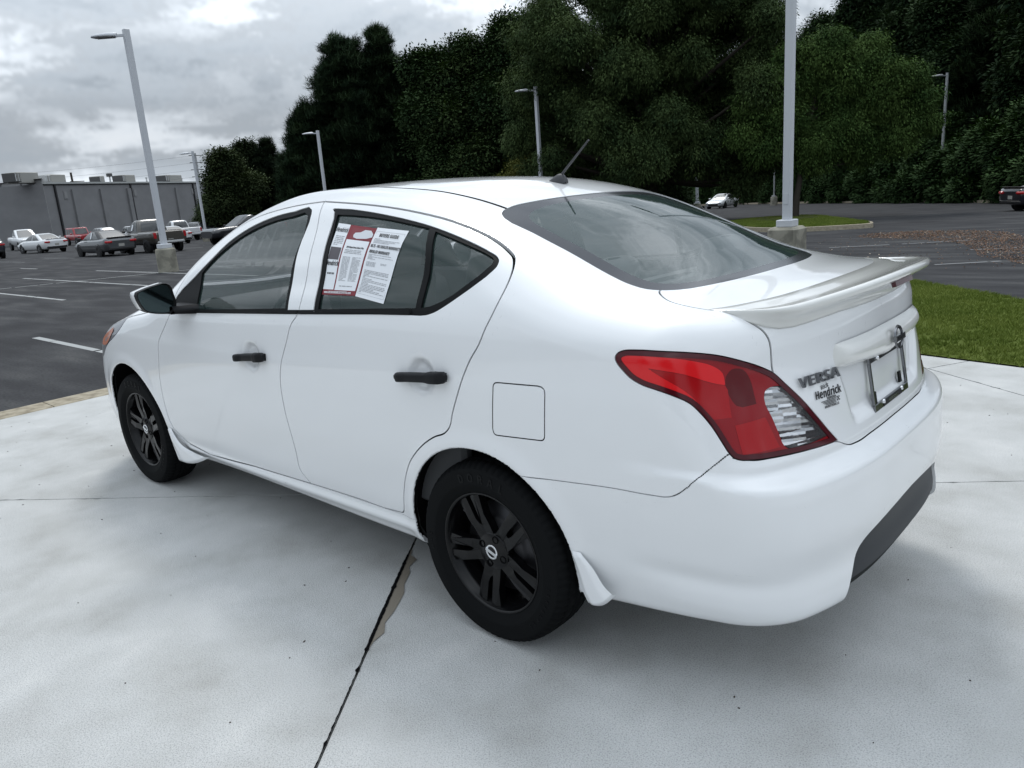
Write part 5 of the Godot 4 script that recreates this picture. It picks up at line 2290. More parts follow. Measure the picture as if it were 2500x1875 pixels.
func _scatter(called: String, mesh: Mesh, where: Array[Transform3D], tints: PackedColorArray, m: Material, parent: Node, label := "", top := false) -> MultiMeshInstance3D:
	var mm := MultiMesh.new()
	mm.transform_format = MultiMesh.TRANSFORM_3D
	mm.use_colors = tints.size() > 0
	mm.mesh = mesh
	mm.instance_count = where.size()
	var stride := 16 if mm.use_colors else 12
	var buf := PackedFloat32Array()
	buf.resize(where.size() * stride)
	for i in where.size():
		var t := where[i]
		var o := i * stride
		buf[o] = t.basis.x.x
		buf[o + 1] = t.basis.y.x
		buf[o + 2] = t.basis.z.x
		buf[o + 3] = t.origin.x
		buf[o + 4] = t.basis.x.y
		buf[o + 5] = t.basis.y.y
		buf[o + 6] = t.basis.z.y
		buf[o + 7] = t.origin.y
		buf[o + 8] = t.basis.x.z
		buf[o + 9] = t.basis.y.z
		buf[o + 10] = t.basis.z.z
		buf[o + 11] = t.origin.z
		if mm.use_colors:
			buf[o + 12] = tints[i].r
			buf[o + 13] = tints[i].g
			buf[o + 14] = tints[i].b
			buf[o + 15] = 1.0
	mm.buffer = buf
	var o := MultiMeshInstance3D.new()
	o.name = called
	o.multimesh = mm
	o.material_override = m
	o.set_meta("kind", "stuff")
	if label != "":
		o.set_meta("label", label)
	parent.add_child(o, true)
	return o


func _lawn(called: String, label: String, poly: PackedVector2Array, y: Callable, n: int, hgt: float, rng: RandomNumberGenerator) -> void:
	# soil sheet following the slope, and tufts of blades
	var lo := poly[0]
	var hi := poly[0]
	for p in poly:
		lo = lo.min(p)
		hi = hi.max(p)
	var mb := MB.new()
	var st := 1.0
	var x := floorf(lo.x)
	while x < hi.x:
		var z := floorf(lo.y)
		while z < hi.y:
			for q: PackedVector2Array in Geometry2D.intersect_polygons(poly, PackedVector2Array([Vector2(x, z), Vector2(x + st, z), Vector2(x + st, z + st), Vector2(x, z + st)])):
				mb.add(sheet(q, y))
			z += st
		x += st
	var soil := structure(called + "_soil", mb, M.turf, "green turf under the " + label)
	var tuft := MB.new()
	for i in 7:
		var a := rng.randf() * TAU
		var r := rng.randf_range(0.0, .45)
		var b := Vector3(cos(a) * r, 0, sin(a) * r)
		var lean := Vector3(rng.randf_range(-.6, .6), 1.0, rng.randf_range(-.6, .6))
		var sd := Vector3(-sin(a * 3.0), 0, cos(a * 3.0)) * .07
		tuft.tri(b - sd, b + sd, b + lean * rng.randf_range(.7, 1.1))
	var where: Array[Transform3D] = []
	var tints := PackedColorArray()
	var pn := FastNoiseLite.new()
	pn.seed = 8
	pn.frequency = .9
	var tries := 0
	while where.size() < n and tries < n * 6:
		tries += 1
		var q := Vector2(rng.randf_range(lo.x, hi.x), rng.randf_range(lo.y, hi.y))
		if not Geometry2D.is_point_in_polygon(q, poly):
			continue
		var s := hgt * rng.randf_range(.6, 1.25)
		where.append(Transform3D(Basis(Vector3.UP, rng.randf() * TAU).scaled(Vector3(s * 1.5, s, s * 1.5)), Vector3(q.x, y.call(q.x, q.y) - .004, q.y)))
		var k := clampf(pn.get_noise_2d(q.x, q.y) * .6 + .5 + rng.randf_range(-.25, .25), 0, 1)
		tints.append(Color(.085, .125, .020).lerp(Color(.185, .225, .052), k))
	_scatter(called, tuft.mesh(), where, tints, leaf_mat(Color.WHITE, .6), self, label, true)


# ---------------------------------------------------------------- lamp posts
func lamp_post(label: String, at: Vector3, top: float, pole_w: float, base_r: float, base_h: float, heads: Array, square := true, base_square := false, grey := false, group := "lamp posts in the parking lot") -> Node3D:
	var t := thing("lamp_post", label, "lamp post", at, 0.0, group)
	var b := MB.new()
	if base_square:
		b.box(Vector3(0, base_h * .5 - .1, 0), Vector3(base_r * 2, base_h + .2, base_r * 2), Basis.IDENTITY, .05)
	else:
		b.lathe([Vector2(base_r * 1.03, -.3), Vector2(base_r * 1.01, base_h * .3), Vector2(base_r, base_h - .05), Vector2(base_r - .035, base_h - .008), Vector2(base_r - .07, base_h), Vector2(0, base_h + .002)], 28, Basis(Vector3(1, 0, 0), -PI * .5), Vector3.ZERO)
	part("concrete_base", b, M.pier, t)
	var m: Material = M.pole_grey if grey else M.pole
	var pl := MB.new()
	pl.box(Vector3(0, base_h + .07, 0), Vector3(pole_w * 2.1, .14, pole_w * 2.1), Basis.IDENTITY, .012)
	part("base_cover", pl, m, t)
	var po := MB.new()
	if square:
		po.box(Vector3(0, (base_h + top) * .5, 0), Vector3(pole_w, top - base_h, pole_w), Basis.IDENTITY, .012)
	else:
		po.tube(PackedVector3Array([Vector3(0, base_h, 0), Vector3(0, top, 0)]), PackedFloat32Array([pole_w * .5, pole_w * .42]), 12)
	part("pole", po, m, t)
	var hh := MB.new()
	hh.box(Vector3(0, base_h + .55, -pole_w * .5 - .004), Vector3(pole_w * .5, .22, .012), Basis.IDENTITY, .003)
	part("hand_hole", hh, m, t)
	for a: float in heads:
		var bb := Basis(Vector3.UP, a)
		var arm := MB.new()
		arm.box(bb * Vector3(.22, 0, 0) + Vector3(0, top - .17, 0), Vector3(.36, .07, .07), bb)
		part("arm", arm, m, t)
		var hd := MB.new()
		var rows := []
		for q in [[.30, .04, .075], [.34, .12, .10], [.55, .19, .11], [.85, .20, .085], [1.02, .15, .05], [1.08, .06, .02]]:
			var row := PackedVector3Array()
			for k in 12:
				var an := TAU * k / 12.0
				var yy: float = sin(an) * q[2]
				row.append(bb * Vector3(q[0], maxf(yy, -.025), cos(an) * q[1]) + Vector3(0, top - .17, 0))
			rows.append(row)
		hd.grid(rows, true, false)
		part("lamp_head", hd, m, t)
		var lens := MB.new()
		lens.box(bb * Vector3(.68, -.032, 0) + Vector3(0, top - .17, 0), Vector3(.55, .012, .30), bb)
		part("lens", lens, M.lamp_head, t)
	return t


func make_lamps() -> void:
	var left := atan2(-.68, -.733)  # away to the viewer's left: (.733, -.68) on the ground
	left = atan2(.68, .733)
	lamp_post("white lamp post on a stained concrete base by the brown pickup", on_ground(24.0, 9.0), 7.42, .172, .31, .77, [left])
	lamp_post("lamp post whose concrete base shows beside the dark SUV", on_ground(41.9, 8.5), 7.42, .172, .31, .77, [left])
	lamp_post("lamp post between the warehouse and the small round trees", on_ground(62.0, 29.6), 7.35, .17, .31, .77, [left])
	lamp_post("lamp post in front of the tall dark pine", on_ground(45.6, 30.6), 7.3, .17, .31, .77, [left])
	lamp_post("lamp post half hidden by the oak, above the car roof", on_ground(25.3, 30.0), 7.35, .17, .31, .77, [left])
	lamp_post("lamp post with two heads in front of the yellow-green tree", on_ground(46.7, 57.0), 7.3, .18, .31, .77, [left, left + PI])
	lamp_post("near white lamp post on a wide square concrete base", on_ground(4.88, 13.1), 7.9, .157, .30, .755, [left], true, true)
	lamp_post("grey lamp post with a curved head before the dark woods", on_ground(13.38, 59.5), 8.6, .22, .41, .86, [left], false, false, true)
	lamp_post("lamp post under the branches, right of the white car", on_ground(32.0, 74.4), 4.0, .16, .33, .85, [], false, false, true)
	lamp_post("lamp post at the nose of the white car under the trees", on_ground(33.2, 61.0), 4.0, .2, .33, .72, [], true, false)
	lamp_post("lamp post with two heads behind the place the picture is taken from", on_ground(1.5, -15.0), 7.4, .17, .31, .77, [0.4, 0.4 + PI])


# ---------------------------------------------------------------- warehouse
func make_warehouse() -> void:
	var t := thing("warehouse", "long grey painted warehouse with black downpipes at the left", "building", Vector3(112.53, 0, 34.11), 0.0)
	var D := Vector3(.573, 0, .8196)
	var N := Vector3(-.8196, 0, .573)  # towards the lot
	var by := -2.2
	var top := 6.02
	var mb := MB.new()
	mb.box(D * 24.0 - N * 10.0 + Vector3(0, (top + by) * .5, 0), Vector3(48, top - by, 20), Basis(D, Vector3.UP, D.cross(Vector3.UP)))
	part("wall", mb, M.wall, t)
	var bb := Basis(D, Vector3.UP, D.cross(Vector3.UP))
	var fa := MB.new()
	fa.box(D * 24.0 + N * .06 + Vector3(0, top + .09, 0), Vector3(48, .24, .3), bb)
	var fp := part("fascia", fa, M.fascia, t)
	var dr := MB.new()
	dr.box(D * 24.0 + N * .03 + Vector3(0, top - .11, 0), Vector3(48, .15, .12), bb)
	part("gutter", dr, M.black_metal, fp)
	for s in [2.0, 18.9, 37.4]:
		var d := MB.new()
		d.box(D * s + N * .12 + Vector3(0, (top - .1 + by) * .5, 0), Vector3(.26, top - by - .1, .2), bb)
		part("downpipe", d, M.black_metal, t)
	for s in [5.6, 11.7, 18.2, 25.0, 31.8, 40.0]:
		var p := MB.new()
		p.box(D * s + N * .12 + Vector3(0, (5.25 + by) * .5, 0), Vector3(.9, 5.25 - by, .3), bb)
		part("pilaster", p, M.wall, t)
	for s in [3.95, 19.95, 37.1]:
		var v := MB.new()
		v.box(D * s + N * .02 + Vector3(0, 4.55, 0), Vector3(.8, 1.15, .08), bb)
		var vp := part("vent_frame", v, M.wall, t)
		var v2 := MB.new()
		v2.box(D * s + N * .07 + Vector3(0, 4.55, 0), Vector3(.5, .85, .04), bb)
		part("vent_panel", v2, M.wall_light, vp)
	# the taller front wing
	var E := Vector3(.9675, 0, -.2529)
	var EN := Vector3(-.2529, 0, -.9675)
	var eb := Basis(E, Vector3.UP, E.cross(Vector3.UP))
	var wing := MB.new()
	wing.prism(PackedVector2Array([Vector2(-.02, -.02), Vector2(E.x * 20.0, E.z * 20.0), Vector2(E.x * 20.0 + D.x * 9.0, E.z * 20.0 + D.z * 9.0), Vector2(D.x * .3 + .02, D.z * .3)]), func(q: Vector2, hg: float) -> Vector3: return Vector3(q.x, hg, q.y), by, 6.6)
	var wp := part("front_wing", wing, M.wall_light, t)
	var cp := MB.new()
	cp.box(E * 10.1 + EN * .05 + Vector3(0, 6.64, 0), Vector3(20.2, .12, .3), eb)
	part("coping", cp, M.black_metal, wp)
	for s in [4.78, 9.35, 14.0]:
		var p := MB.new()
		p.box(E * s + EN * .1 + Vector3(0, (6.5 + by) * .5, 0), Vector3(.7, 6.5 - by, .25), eb)
		part("pilaster", p, M.wall, wp)
	# plant on the roof
	var units := [[-1.0, 4.6, 1.35, "cream rooftop unit at the left end of the warehouse"], [4.4, 4.2, 1.1, "rooftop unit with a pale striped hood, left of the roof pole"], [14.4, 1.3, .95, "small rooftop unit in the middle of the warehouse roof"], [21.0, 3.6, 1.15, "wide rooftop unit beside the white lamp post"], [33.9, 5.6, 1.2, "rooftop unit with a domed hood at the right end"]]
	for u in units:
		var o: Vector3 = Vector3(112.53, top + .2, 34.11) + D * u[0] - N * 2.2
		var n := thing("rooftop_unit", u[3], "rooftop unit", o, -atan2(D.z, D.x), "units on the warehouse roof")
		var bx := MB.new()
		bx.box(Vector3(.2 * u[1] * .5, u[2] * .5, 0), Vector3(u[1] * .8, u[2], 1.8), Basis.IDENTITY, .06)
		part("casing", bx, M.unit, n)
		var hd := MB.new()
		hd.box(Vector3(-u[1] * .34, u[2] * .52, .1), Vector3(u[1] * .26, u[2] * .82, 1.7), Basis.IDENTITY, .04)
		part("intake_hood", hd, M.unit_dark if u[0] != 4.4 else M.galv, n)
		for k in 4:
			var sl := MB.new()
			sl.box(Vector3(-u[1] * .34 + (k - 1.5) * u[1] * .055, u[2] * .52, 1.0), Vector3(u[1] * .025, u[2] * .7, .06))
			part("slat", sl, M.galv if k % 2 == 0 else M.unit, n)
	for q in [[16.6, 1.0, "square-capped vent stack on the warehouse roof"], [26.15, .62, "left of two thin vent pipes on the warehouse roof"], [27.4, .58, "right of two thin vent pipes on the warehouse roof"], [36.9, .5, "vent pipe at the right end of the warehouse roof"]]:
		var o: Vector3 = Vector3(112.53, top + .2, 34.11) + D * q[0] - N * 1.5
		var n := thing("roof_vent", q[2], "roof vent", o, 0.0, "vents on the warehouse roof")
		var st := MB.new()
		st.tube(PackedVector3Array([Vector3(0, -.1, 0), Vector3(0, q[1], 0)]), PackedFloat32Array([.16, .10]), 8)
		part("pipe", st, M.galv, n)
		var cpn := MB.new()
		cpn.box(Vector3(0, q[1] + .1, 0), Vector3(.3, .22, .3) * (1.0 if q[1] < .9 else 2.2), Basis.IDENTITY, .03)
		part("cap", cpn, M.galv if q[1] < .9 else M.unit_dark, n)
	var up := thing("utility_pole", "short dark pole standing behind the warehouse roof", "utility pole", Vector3(137.6, -2.0, 46.6), 0.0)
	var u1 := MB.new()
	u1.tube(PackedVector3Array([Vector3(0, 0, 0), Vector3(0, 10.6, 0)]), PackedFloat32Array([.22, .17]), 8)
	part("post", u1, M.bark, up)
	var u2 := MB.new()
	u2.box(Vector3(.5, 9.2, .9), Vector3(.12, .12, 2.2))
	part("bracket", u2, M.bark, up)
	var hp := thing("power_pole", "tall power pole with crossarms behind the lamp post at the right end of the warehouse", "utility pole", Vector3(128.0, -2.0, 63.2), 0.0)
	var h1 := MB.new()
	h1.tube(PackedVector3Array([Vector3(0, 0, 0), Vector3(0, 12.6, 0)]), PackedFloat32Array([.28, .16]), 8)
	part("post", h1, M.pole_grey, hp)
	for k in 4:
		var ca := MB.new()
		ca.box(Vector3(0, 12.2 - k * 1.15, 0), Vector3(1.9, .1, 2.2) * Vector3(.15, 1, 1))
		part("crossarm", ca, M.unit_dark, hp)
	for k in 4:
		var wr := MB.new()
		var P := PackedVector3Array()
		var rr := PackedFloat32Array()
		for i in 17:
			var s := i / 16.0
			P.append(Vector3(150, 9.6 - k * .9, 12).lerp(Vector3(128, 10.2 - k * 1.15, 63.0), s) - Vector3(0, 1.2 * sin(s * PI), 0))
			rr.append(.013)
		wr.tube(P, rr, 5)
		var w := part("power_line", wr, M.unit_dark, self)
		tag(w, ["topmost power line over the warehouse", "second power line from the top over the warehouse", "third power line from the top over the warehouse", "lowest power line over the warehouse"][k], "power line", "power lines behind the warehouse")


# ---------------------------------------------------------------- trees
func clump(sd: int, n: int, size: float, len: float, wide: float, droop: float) -> ArrayMesh:
	# a spray of separate leaves
	var rng := RandomNumberGenerator.new()
	rng.seed = sd
	var mb := MB.new()
	for i in n:
		var d := Vector3(rng.randfn(), rng.randfn(), rng.randfn()).normalized()
		var p := d * size * pow(rng.randf(), .5) * Vector3(1, .75, 1)
		var axis := (d + Vector3(rng.randf_range(-.7, .7), -droop + rng.randf_range(-.4, .4), rng.randf_range(-.7, .7))).normalized()
		var sd2 := axis.cross(Vector3(rng.randf_range(-.5, .5), 1, rng.randf_range(-.5, .5))).normalized()
		var up := sd2.cross(axis).normalized()
		var L := len * rng.randf_range(.7, 1.2)
		var W := wide * rng.randf_range(.8, 1.2)
		var a := p
		var m1 := p + axis * L * .45 + sd2 * W - up * W * .3
		var m2 := p + axis * L * .45 - sd2 * W - up * W * .3
		var e := p + axis * L - up * L * .1
		var soft := (d * .9 + up * .45 + Vector3(0, .25, 0)).normalized()
		var q := mb.vert(a, soft)
		mb.vert(m1, (soft + sd2 * .25).normalized())
		mb.vert(e, soft)
		mb.vert(m2, (soft - sd2 * .25).normalized())
		mb.face(q, q + 1, q + 2)
		mb.face(q, q + 2, q + 3)
	return mb.mesh()


func needle_tuft(sd: int, n: int, len: float, wide: float) -> ArrayMesh:
	var rng := RandomNumberGenerator.new()
	rng.seed = sd
	var mb := MB.new()
	for i in n:
		var d := Vector3(rng.randfn(), absf(rng.randfn()) * .9 - .25, rng.randfn()).normalized()
		var s := d.cross(Vector3(.3, 1, .2)).normalized() * wide
		var o := Vector3(rng.randf_range(-.5, .5), rng.randf_range(-.2, .2), rng.randf_range(-.5, .5)) * len
		var q := mb.vert(o - s, d)
		mb.vert(o + s, d)
		mb.vert(o + d * len * rng.randf_range(.7, 1.1), d)
		mb.face(q, q + 1, q + 2)
	return mb.mesh()


var sprays := {}


func tree(called: String, label: String, at: Vector3, blobs: Array, spray: String, n: int, dark: Color, light: Color, trunk_r: float, scale_lo: float, scale_hi: float, sd: int, group: String, lean := Vector3.ZERO) -> Node3D:
	# blobs: [x, y, z, radius, flatness] relative to the foot
	var t := thing(called, label, "tree" if called.ends_with("tree") else "shrub", at, 0.0, group)
	var rng := RandomNumberGenerator.new()
	rng.seed = sd
	var fn := FastNoiseLite.new()
	fn.seed = sd
	fn.frequency = .35
	fn.fractal_octaves = 3
	var topv := Vector3.ZERO
	for b in blobs:
		if b[1] > topv.y:
			topv = Vector3(b[0], b[1], b[2])
	if trunk_r > 0.0:
		var tm := MB.new()
		var P := PackedVector3Array()
		var R := PackedFloat32Array()
		for i in 7:
			var s := i / 6.0
			P.append(Vector3(topv.x * s * s + sin(s * 5.0 + sd) * .12, -.4 + (topv.y + .4) * s, topv.z * s * s + cos(s * 4.0 + sd) * .12))
			R.append(trunk_r * (1.25 if i == 0 else 1.0) * (1.0 - .82 * s))
		tm.tube(P, R, 9)
		var tp := part("trunk", tm, M.bark, t)
		for b in blobs:
			var lm := MB.new()
			var e := Vector3(b[0], b[1] - b[3] * .1, b[2])
			var hs := clampf(b[1] / maxf(topv.y, .1) * .62, .16, .8)
			var s0 := Vector3(topv.x * hs * hs, topv.y * hs, topv.z * hs * hs)
			if s0.distance_to(e) < .4:
				continue
			var mid := s0.lerp(e, .5) + Vector3(0, -.12 * s0.distance_to(e) * .3, 0)
			lm.tube(PackedVector3Array([s0, mid, e]), PackedFloat32Array([trunk_r * .42, trunk_r * .28, trunk_r * .08]), 6)
			part("limb", lm, M.bark, tp)
	var wsum := 0.0
	for b in blobs:
		wsum += pow(b[3], 2.2)
	var where: Array[Transform3D] = []
	var tints := PackedColorArray()
	for b in blobs:
		var cnt := int(n * pow(b[3], 2.2) / wsum)
		var flat: float = b[4] if b.size() > 4 else .85
		for i in cnt:
			var d := Vector3(rng.randfn(), rng.randfn(), rng.randfn()).normalized()
			var lump := 1.0 + .55 * fn.get_noise_3dv(d * b[3] * 1.6 + Vector3(b[0], b[1], b[2]) * 2.0)
			var r: float = b[3] * lump * pow(rng.randf(), .40)
			var p := Vector3(b[0], b[1], b[2]) + d * r * Vector3(1, flat, 1)
			if p.y < .25:
				p.y = .25 + rng.randf() * .4
			var s := rng.randf_range(scale_lo, scale_hi)
			var bas := Basis(Vector3.UP, rng.randf() * TAU) * Basis(Vector3.RIGHT, rng.randf_range(-.5, .5))
			where.append(Transform3D(bas.scaled(Vector3(s, s, s)), p))
			var k := clampf(.5 + fn.get_noise_3dv(p * 2.2) * 1.0 + rng.randf_range(-.16, .16), 0, 1)
			tints.append(dark.lerp(light, k))
	_scatter("crown", sprays[spray], where, tints, M.leaf, t)
	return t


func blob_tree(h: float, r: float, n: int, low: float, sd: int) -> Array:
	# an irregular broad crown
	var rng := RandomNumberGenerator.new()
	rng.seed = sd
	var out := []
	for i in n:
		var s := (i + .5) / n
		var y := lerpf(low, h, s)
		var prof := sin(PI * clampf(.18 + s * .78, 0, 1))
		var a := i * 2.4 + rng.randf() * .8
		var rr := r * prof * rng.randf_range(.35, .75)
		out.append([cos(a) * rr, y - r * .25, sin(a) * rr, r * rng.randf_range(.36, .56) * (.55 + .45 * prof), .8])
	out.append([0, h - r * .35, 0, r * .42, .9])
	out.append([0, (h + low) * .5, 0, r * .62, 1.1])
	return out


func pine_blobs(h: float, r: float, low: float, sd: int) -> Array:
	var rng := RandomNumberGenerator.new()
	rng.seed = sd
	var out := []
	var y := low
	var i := 0
	while y < h - .4:
		var s := (y - low) / (h - low)
		var prof := pow(1.0 - s, .62) * (.55 + .45 * sin(minf(s * 4.0, 1.57)))
		for k in 5:
			var a := i * 2.2 + k * 1.27 + rng.randf() * .7
			var rr := r * prof * rng.randf_range(.4, 1.05)
			out.append([cos(a) * rr, y + rng.randf_range(-.4, .4), sin(a) * rr, maxf(.45, r * .29 * (.42 + prof * .58) * rng.randf_range(.6, 1.4)), .8])
		y += minf(r * .20, .85)
		i += 1
	out.append([0, h - .35, 0, .5, 1.3])
	out.append([rng.randf_range(-.6, .6), h - 1.0, rng.randf_range(-.6, .6), .65, 1.1])
	return out


func make_trees() -> void:
	M.leaf = leaf_mat(Color.WHITE)
	sprays["leaf_far"] = clump(2, 44, .72, .20, .058, .2)
	sprays["willow"] = clump(3, 56, .60, .16, .024, .9)
	sprays["pine"] = needle_tuft(4, 46, .46, .018)
	sprays["fine"] = clump(5, 40, .45, .11, .03, .2)
	var pd := Color(.022, .044, .026)
	var pl := Color(.056, .092, .044)
	var g1 := "pines and dark trees beyond the lot"
	var A := func(x: float, z: float) -> Vector3: return on_ground(x, z)
	tree("pine_tree", "tall dark pine at the left edge of the tree line", A.call(52.4, 38.2), pine_blobs(15.4, 5.0, 1.5, 61), "pine", 9000, pd, pl, .30, .8, 1.5, 161, g1)
	tree("pine_tree", "topmost dark pine, just right of the tall left one", A.call(51.0, 41.2), pine_blobs(16.2, 3.6, 2.0, 62), "pine", 6500, pd, pl, .28, .8, 1.5, 162, g1)
	tree("pine_tree", "lower pine spreading left over the parked black pickup", A.call(54.6, 36.0), pine_blobs(10.4, 4.0, .6, 63), "pine", 6000, pd, pl, .24, .8, 1.5, 163, g1)
	tree("pine_tree", "slim pine in the gap right of the tall pines", A.call(49.0, 42.6), pine_blobs(13.2, 2.8, 1.0, 64), "pine", 4200, pd, pl, .22, .8, 1.4, 164, g1)
	var bd := Color(.026, .052, .024)
	var bl := Color(.066, .106, .042)
	tree("dark_tree", "dark broadleaf tree left of the oak, lower of the pair", A.call(46.4, 42.4), blob_tree(13.8, 3.9, 11, 1.6, 65), "leaf_far", 5200, bd, bl, .3, .8, 1.5, 165, g1)
	tree("dark_tree", "dark broadleaf tree with a rounded top beside the oak", A.call(43.2, 43.6), blob_tree(14.2, 4.1, 12, 1.4, 66), "leaf_far", 5400, bd, Color(.080, .118, .044), .3, .8, 1.5, 166, g1)
	tree("dark_tree", "dark tree with a ragged top touching the oak", A.call(40.0, 45.0), blob_tree(15.2, 3.9, 12, 1.5, 67), "leaf_far", 5200, bd, bl, .3, .8, 1.5, 167, g1)
	tree("dark_tree", "dark tree half behind the oak's left side", A.call(37.2, 46.6), blob_tree(15.6, 3.8, 12, 1.2, 68), "leaf_far", 5000, bd, bl, .3, .8, 1.5, 168, g1)
	for q in [[57.6, 43.0, 6.0, 3.6, "dense shrub behind the left pine"], [52.0, 46.5, 7.0, 4.2, "dense shrub behind the topmost pine"], [46.0, 49.0, 7.5, 4.4, "dense shrub behind the dark broadleaf pair"], [40.5, 52.0, 7.5, 4.4, "dense shrub behind the ragged dark tree"], [35.5, 54.5, 8.0, 4.6, "dense shrub behind the oak trunk"]]:
		tree("dense_shrub", q[4], A.call(q[0], q[1]), blob_tree(q[2], q[3], 8, .8, int(q[0])), "leaf_far", 3000, Color(.014, .028, .014), Color(.036, .058, .024), 0.0, 1.0, 1.8, int(q[0] * 3), "undergrowth behind the trees")
	# big oak in the middle, its branches hanging low
	var oak := []
	var rng := RandomNumberGenerator.new()
	rng.seed = 12
	for i in 74:
		var s := (i + .5) / 74.0
		var a := i * 2.39996
		var y := lerpf(2.0, 15.6, s)
		var prof := sin(PI * clampf(.26 + s * .66, 0, 1))
		var rr := 7.2 * prof * rng.randf_range(.62, 1.06)
		oak.append([cos(a) * rr, y + rng.randf_range(-.5, .5), sin(a) * rr, rng.randf_range(.75, 1.65), rng.randf_range(.7, 1.15)])
	for q in [[4.4, 3.2, -4.2, 1.3], [5.6, 7.5, -3.8, 1.4], [5.2, 10.4, -3.3, 1.5], [-4.8, 3.6, 3.4, 1.4], [-5.4, 8.0, 3.8, 1.6], [-3.6, 11.0, 3.4, 1.7], [0, 5, 0, 2.9], [0, 8, 0, 3.6], [0, 11.5, 0, 3.4], [1.5, 13.5, -1.5, 2.2]]:
		oak.append([q[0], q[1], q[2], q[3], .95])
	tree("oak_tree", "big oak with hanging branches in the middle of the view", A.call(22.3, 36.2), oak, "willow", 26000, Color(.026, .048, .020), Color(.078, .112, .040), .42, .7, 1.25, 171, "trees on the lot's islands")
	var isl := []
	for q in [[-.5, 3.3, .6, 1.3], [-1.6, 4.0, 1.4, 1.35], [-2.6, 4.9, 2.4, 1.3], [-1.2, 5.8, 1.5, 1.4], [-2.0, 6.7, 2.0, 1.2], [-3.4, 4.0, 3.0, 1.1], [.6, 4.6, -.6, 1.2], [.8, 6.0, -.4, 1.2], [-.6, 7.0, .8, 1.15], [-3.0, 6.0, 2.4, 1.1], [-4.3, 4.9, 3.4, .8], [1.2, 3.4, -1.2, 1.0], [-2.3, 3.1, 1.8, .9], [-3.6, 3.2, 2.7, .8], [-4.6, 4.0, 3.6, .6], [-3.9, 5.9, 3.0, .7], [-1.0, 7.9, 1.0, .7], [1.6, 5.2, -1.3, .8], [1.9, 3.9, -1.8, .6], [-.2, 2.6, .2, .7], [-2.4, 7.5, 2.3, .6], [.4, 7.3, -.1, .7]]:
		isl.append([q[0], q[1], q[2], q[3], .8])
	tree("young_tree", "bright green young tree on the island by the near lamp post", A.call(13.7, 35.2) + Vector3(0, .15, 0), isl, "willow", 7000, Color(.030, .062, .018), Color(.086, .140, .038), .17, .6, 1.1, 172, "trees on the lot's islands")
	tree("young_tree", "small yellow-green tree behind the two-headed lamp post", A.call(34.0, 39.4), blob_tree(4.6, 2.7, 9, 1.2, 73), "fine", 3600, Color(.050, .064, .016), Color(.150, .150, .040), .14, .8, 1.3, 173, "trees on the lot's islands")
	# three trees before the warehouse
	tree("round_tree", "rounded green tree at the right end of the warehouse", A.call(74.6, 39.0), blob_tree(8.6, 3.4, 10, .8, 74), "leaf_far", 3600, Color(.026, .042, .020), Color(.070, .092, .040), .22, .8, 1.4, 174, "trees before the warehouse")
	tree("round_tree", "taller dark tree in the middle of the three before the warehouse", A.call(79.3, 44.4), blob_tree(10.0, 3.2, 10, 1.0, 75), "leaf_far", 3300, Color(.018, .030, .016), Color(.045, .062, .030), .24, .8, 1.4, 175, "trees before the warehouse")
	tree("pine_tree", "pointed pine, right one of the three before the warehouse", A.call(76.6, 45.4), pine_blobs(9.9, 2.6, .6, 76), "pine", 2800, Color(.018, .032, .020), Color(.046, .068, .036), .2, .8, 1.4, 176, "trees before the warehouse")
	tree("round_tree", "low tree against the warehouse, left of the tall pine", A.call(72.0, 47.5), blob_tree(5.0, 3.2, 8, .6, 77), "leaf_far", 2600, Color(.020, .032, .018), Color(.048, .064, .032), .2, .8, 1.4, 177, "trees before the warehouse")
	tree("dense_shrub", "shrub at the warehouse's right downpipe", A.call(84.0, 41.5), blob_tree(4.4, 1.8, 6, .4, 78), "leaf_far", 1400, Color(.024, .038, .02), Color(.06, .08, .04), 0.0, .7, 1.2, 178, "undergrowth behind the trees")
	# the wood on the right
	var wood := [[46.0, 97.0, 17.5, 5.0, "left end"], [38.5, 92.0, 18.5, 5.2, "second place from the left"], [31.0, 85.0, 19.0, 5.2, "third place from the left"], [24.5, 78.0, 19.5, 5.0, "place behind the near lamp post"], [20.0, 74.5, 17.0, 4.4, "place left of the curved lamp"], [16.5, 70.0, 20.5, 5.0, "place right behind the curved lamp"], [12.2, 65.5, 20.0, 4.8, "place right of the curved lamp"], [8.4, 61.5, 19.0, 4.8, "place over the dark car"], [4.0, 56.0, 18.5, 4.8, "right edge"], [-1.0, 50.0, 18.0, 4.8, "far right end"], [28.0, 92.0, 22.0, 5.5, "back row on the left"], [18.0, 82.0, 22.5, 5.5, "back row in the middle"], [7.0, 72.0, 22.0, 5.5, "back row on the right"]]
	var i := 0
	for q in wood:
		var py := i % 3 == 1
		tree("woodland_tree", ("dark pine of the wood, at its " if py else "dark leafy tree of the wood, at its ") + q[4], on_ground(q[0] + 2.4, q[1] + 5.0) + Vector3(0, .8, 0), pine_blobs(q[2], q[3], 2.0, 80 + i) if py else blob_tree(q[2], q[3], 15, 1.6, 80 + i), "pine" if py else "leaf_far", 5600, Color(.014, .030, .016), Color(.046, .078, .032), .32, 1.0, 1.8, 180 + i, "trees of the wood on the right")
		i += 1
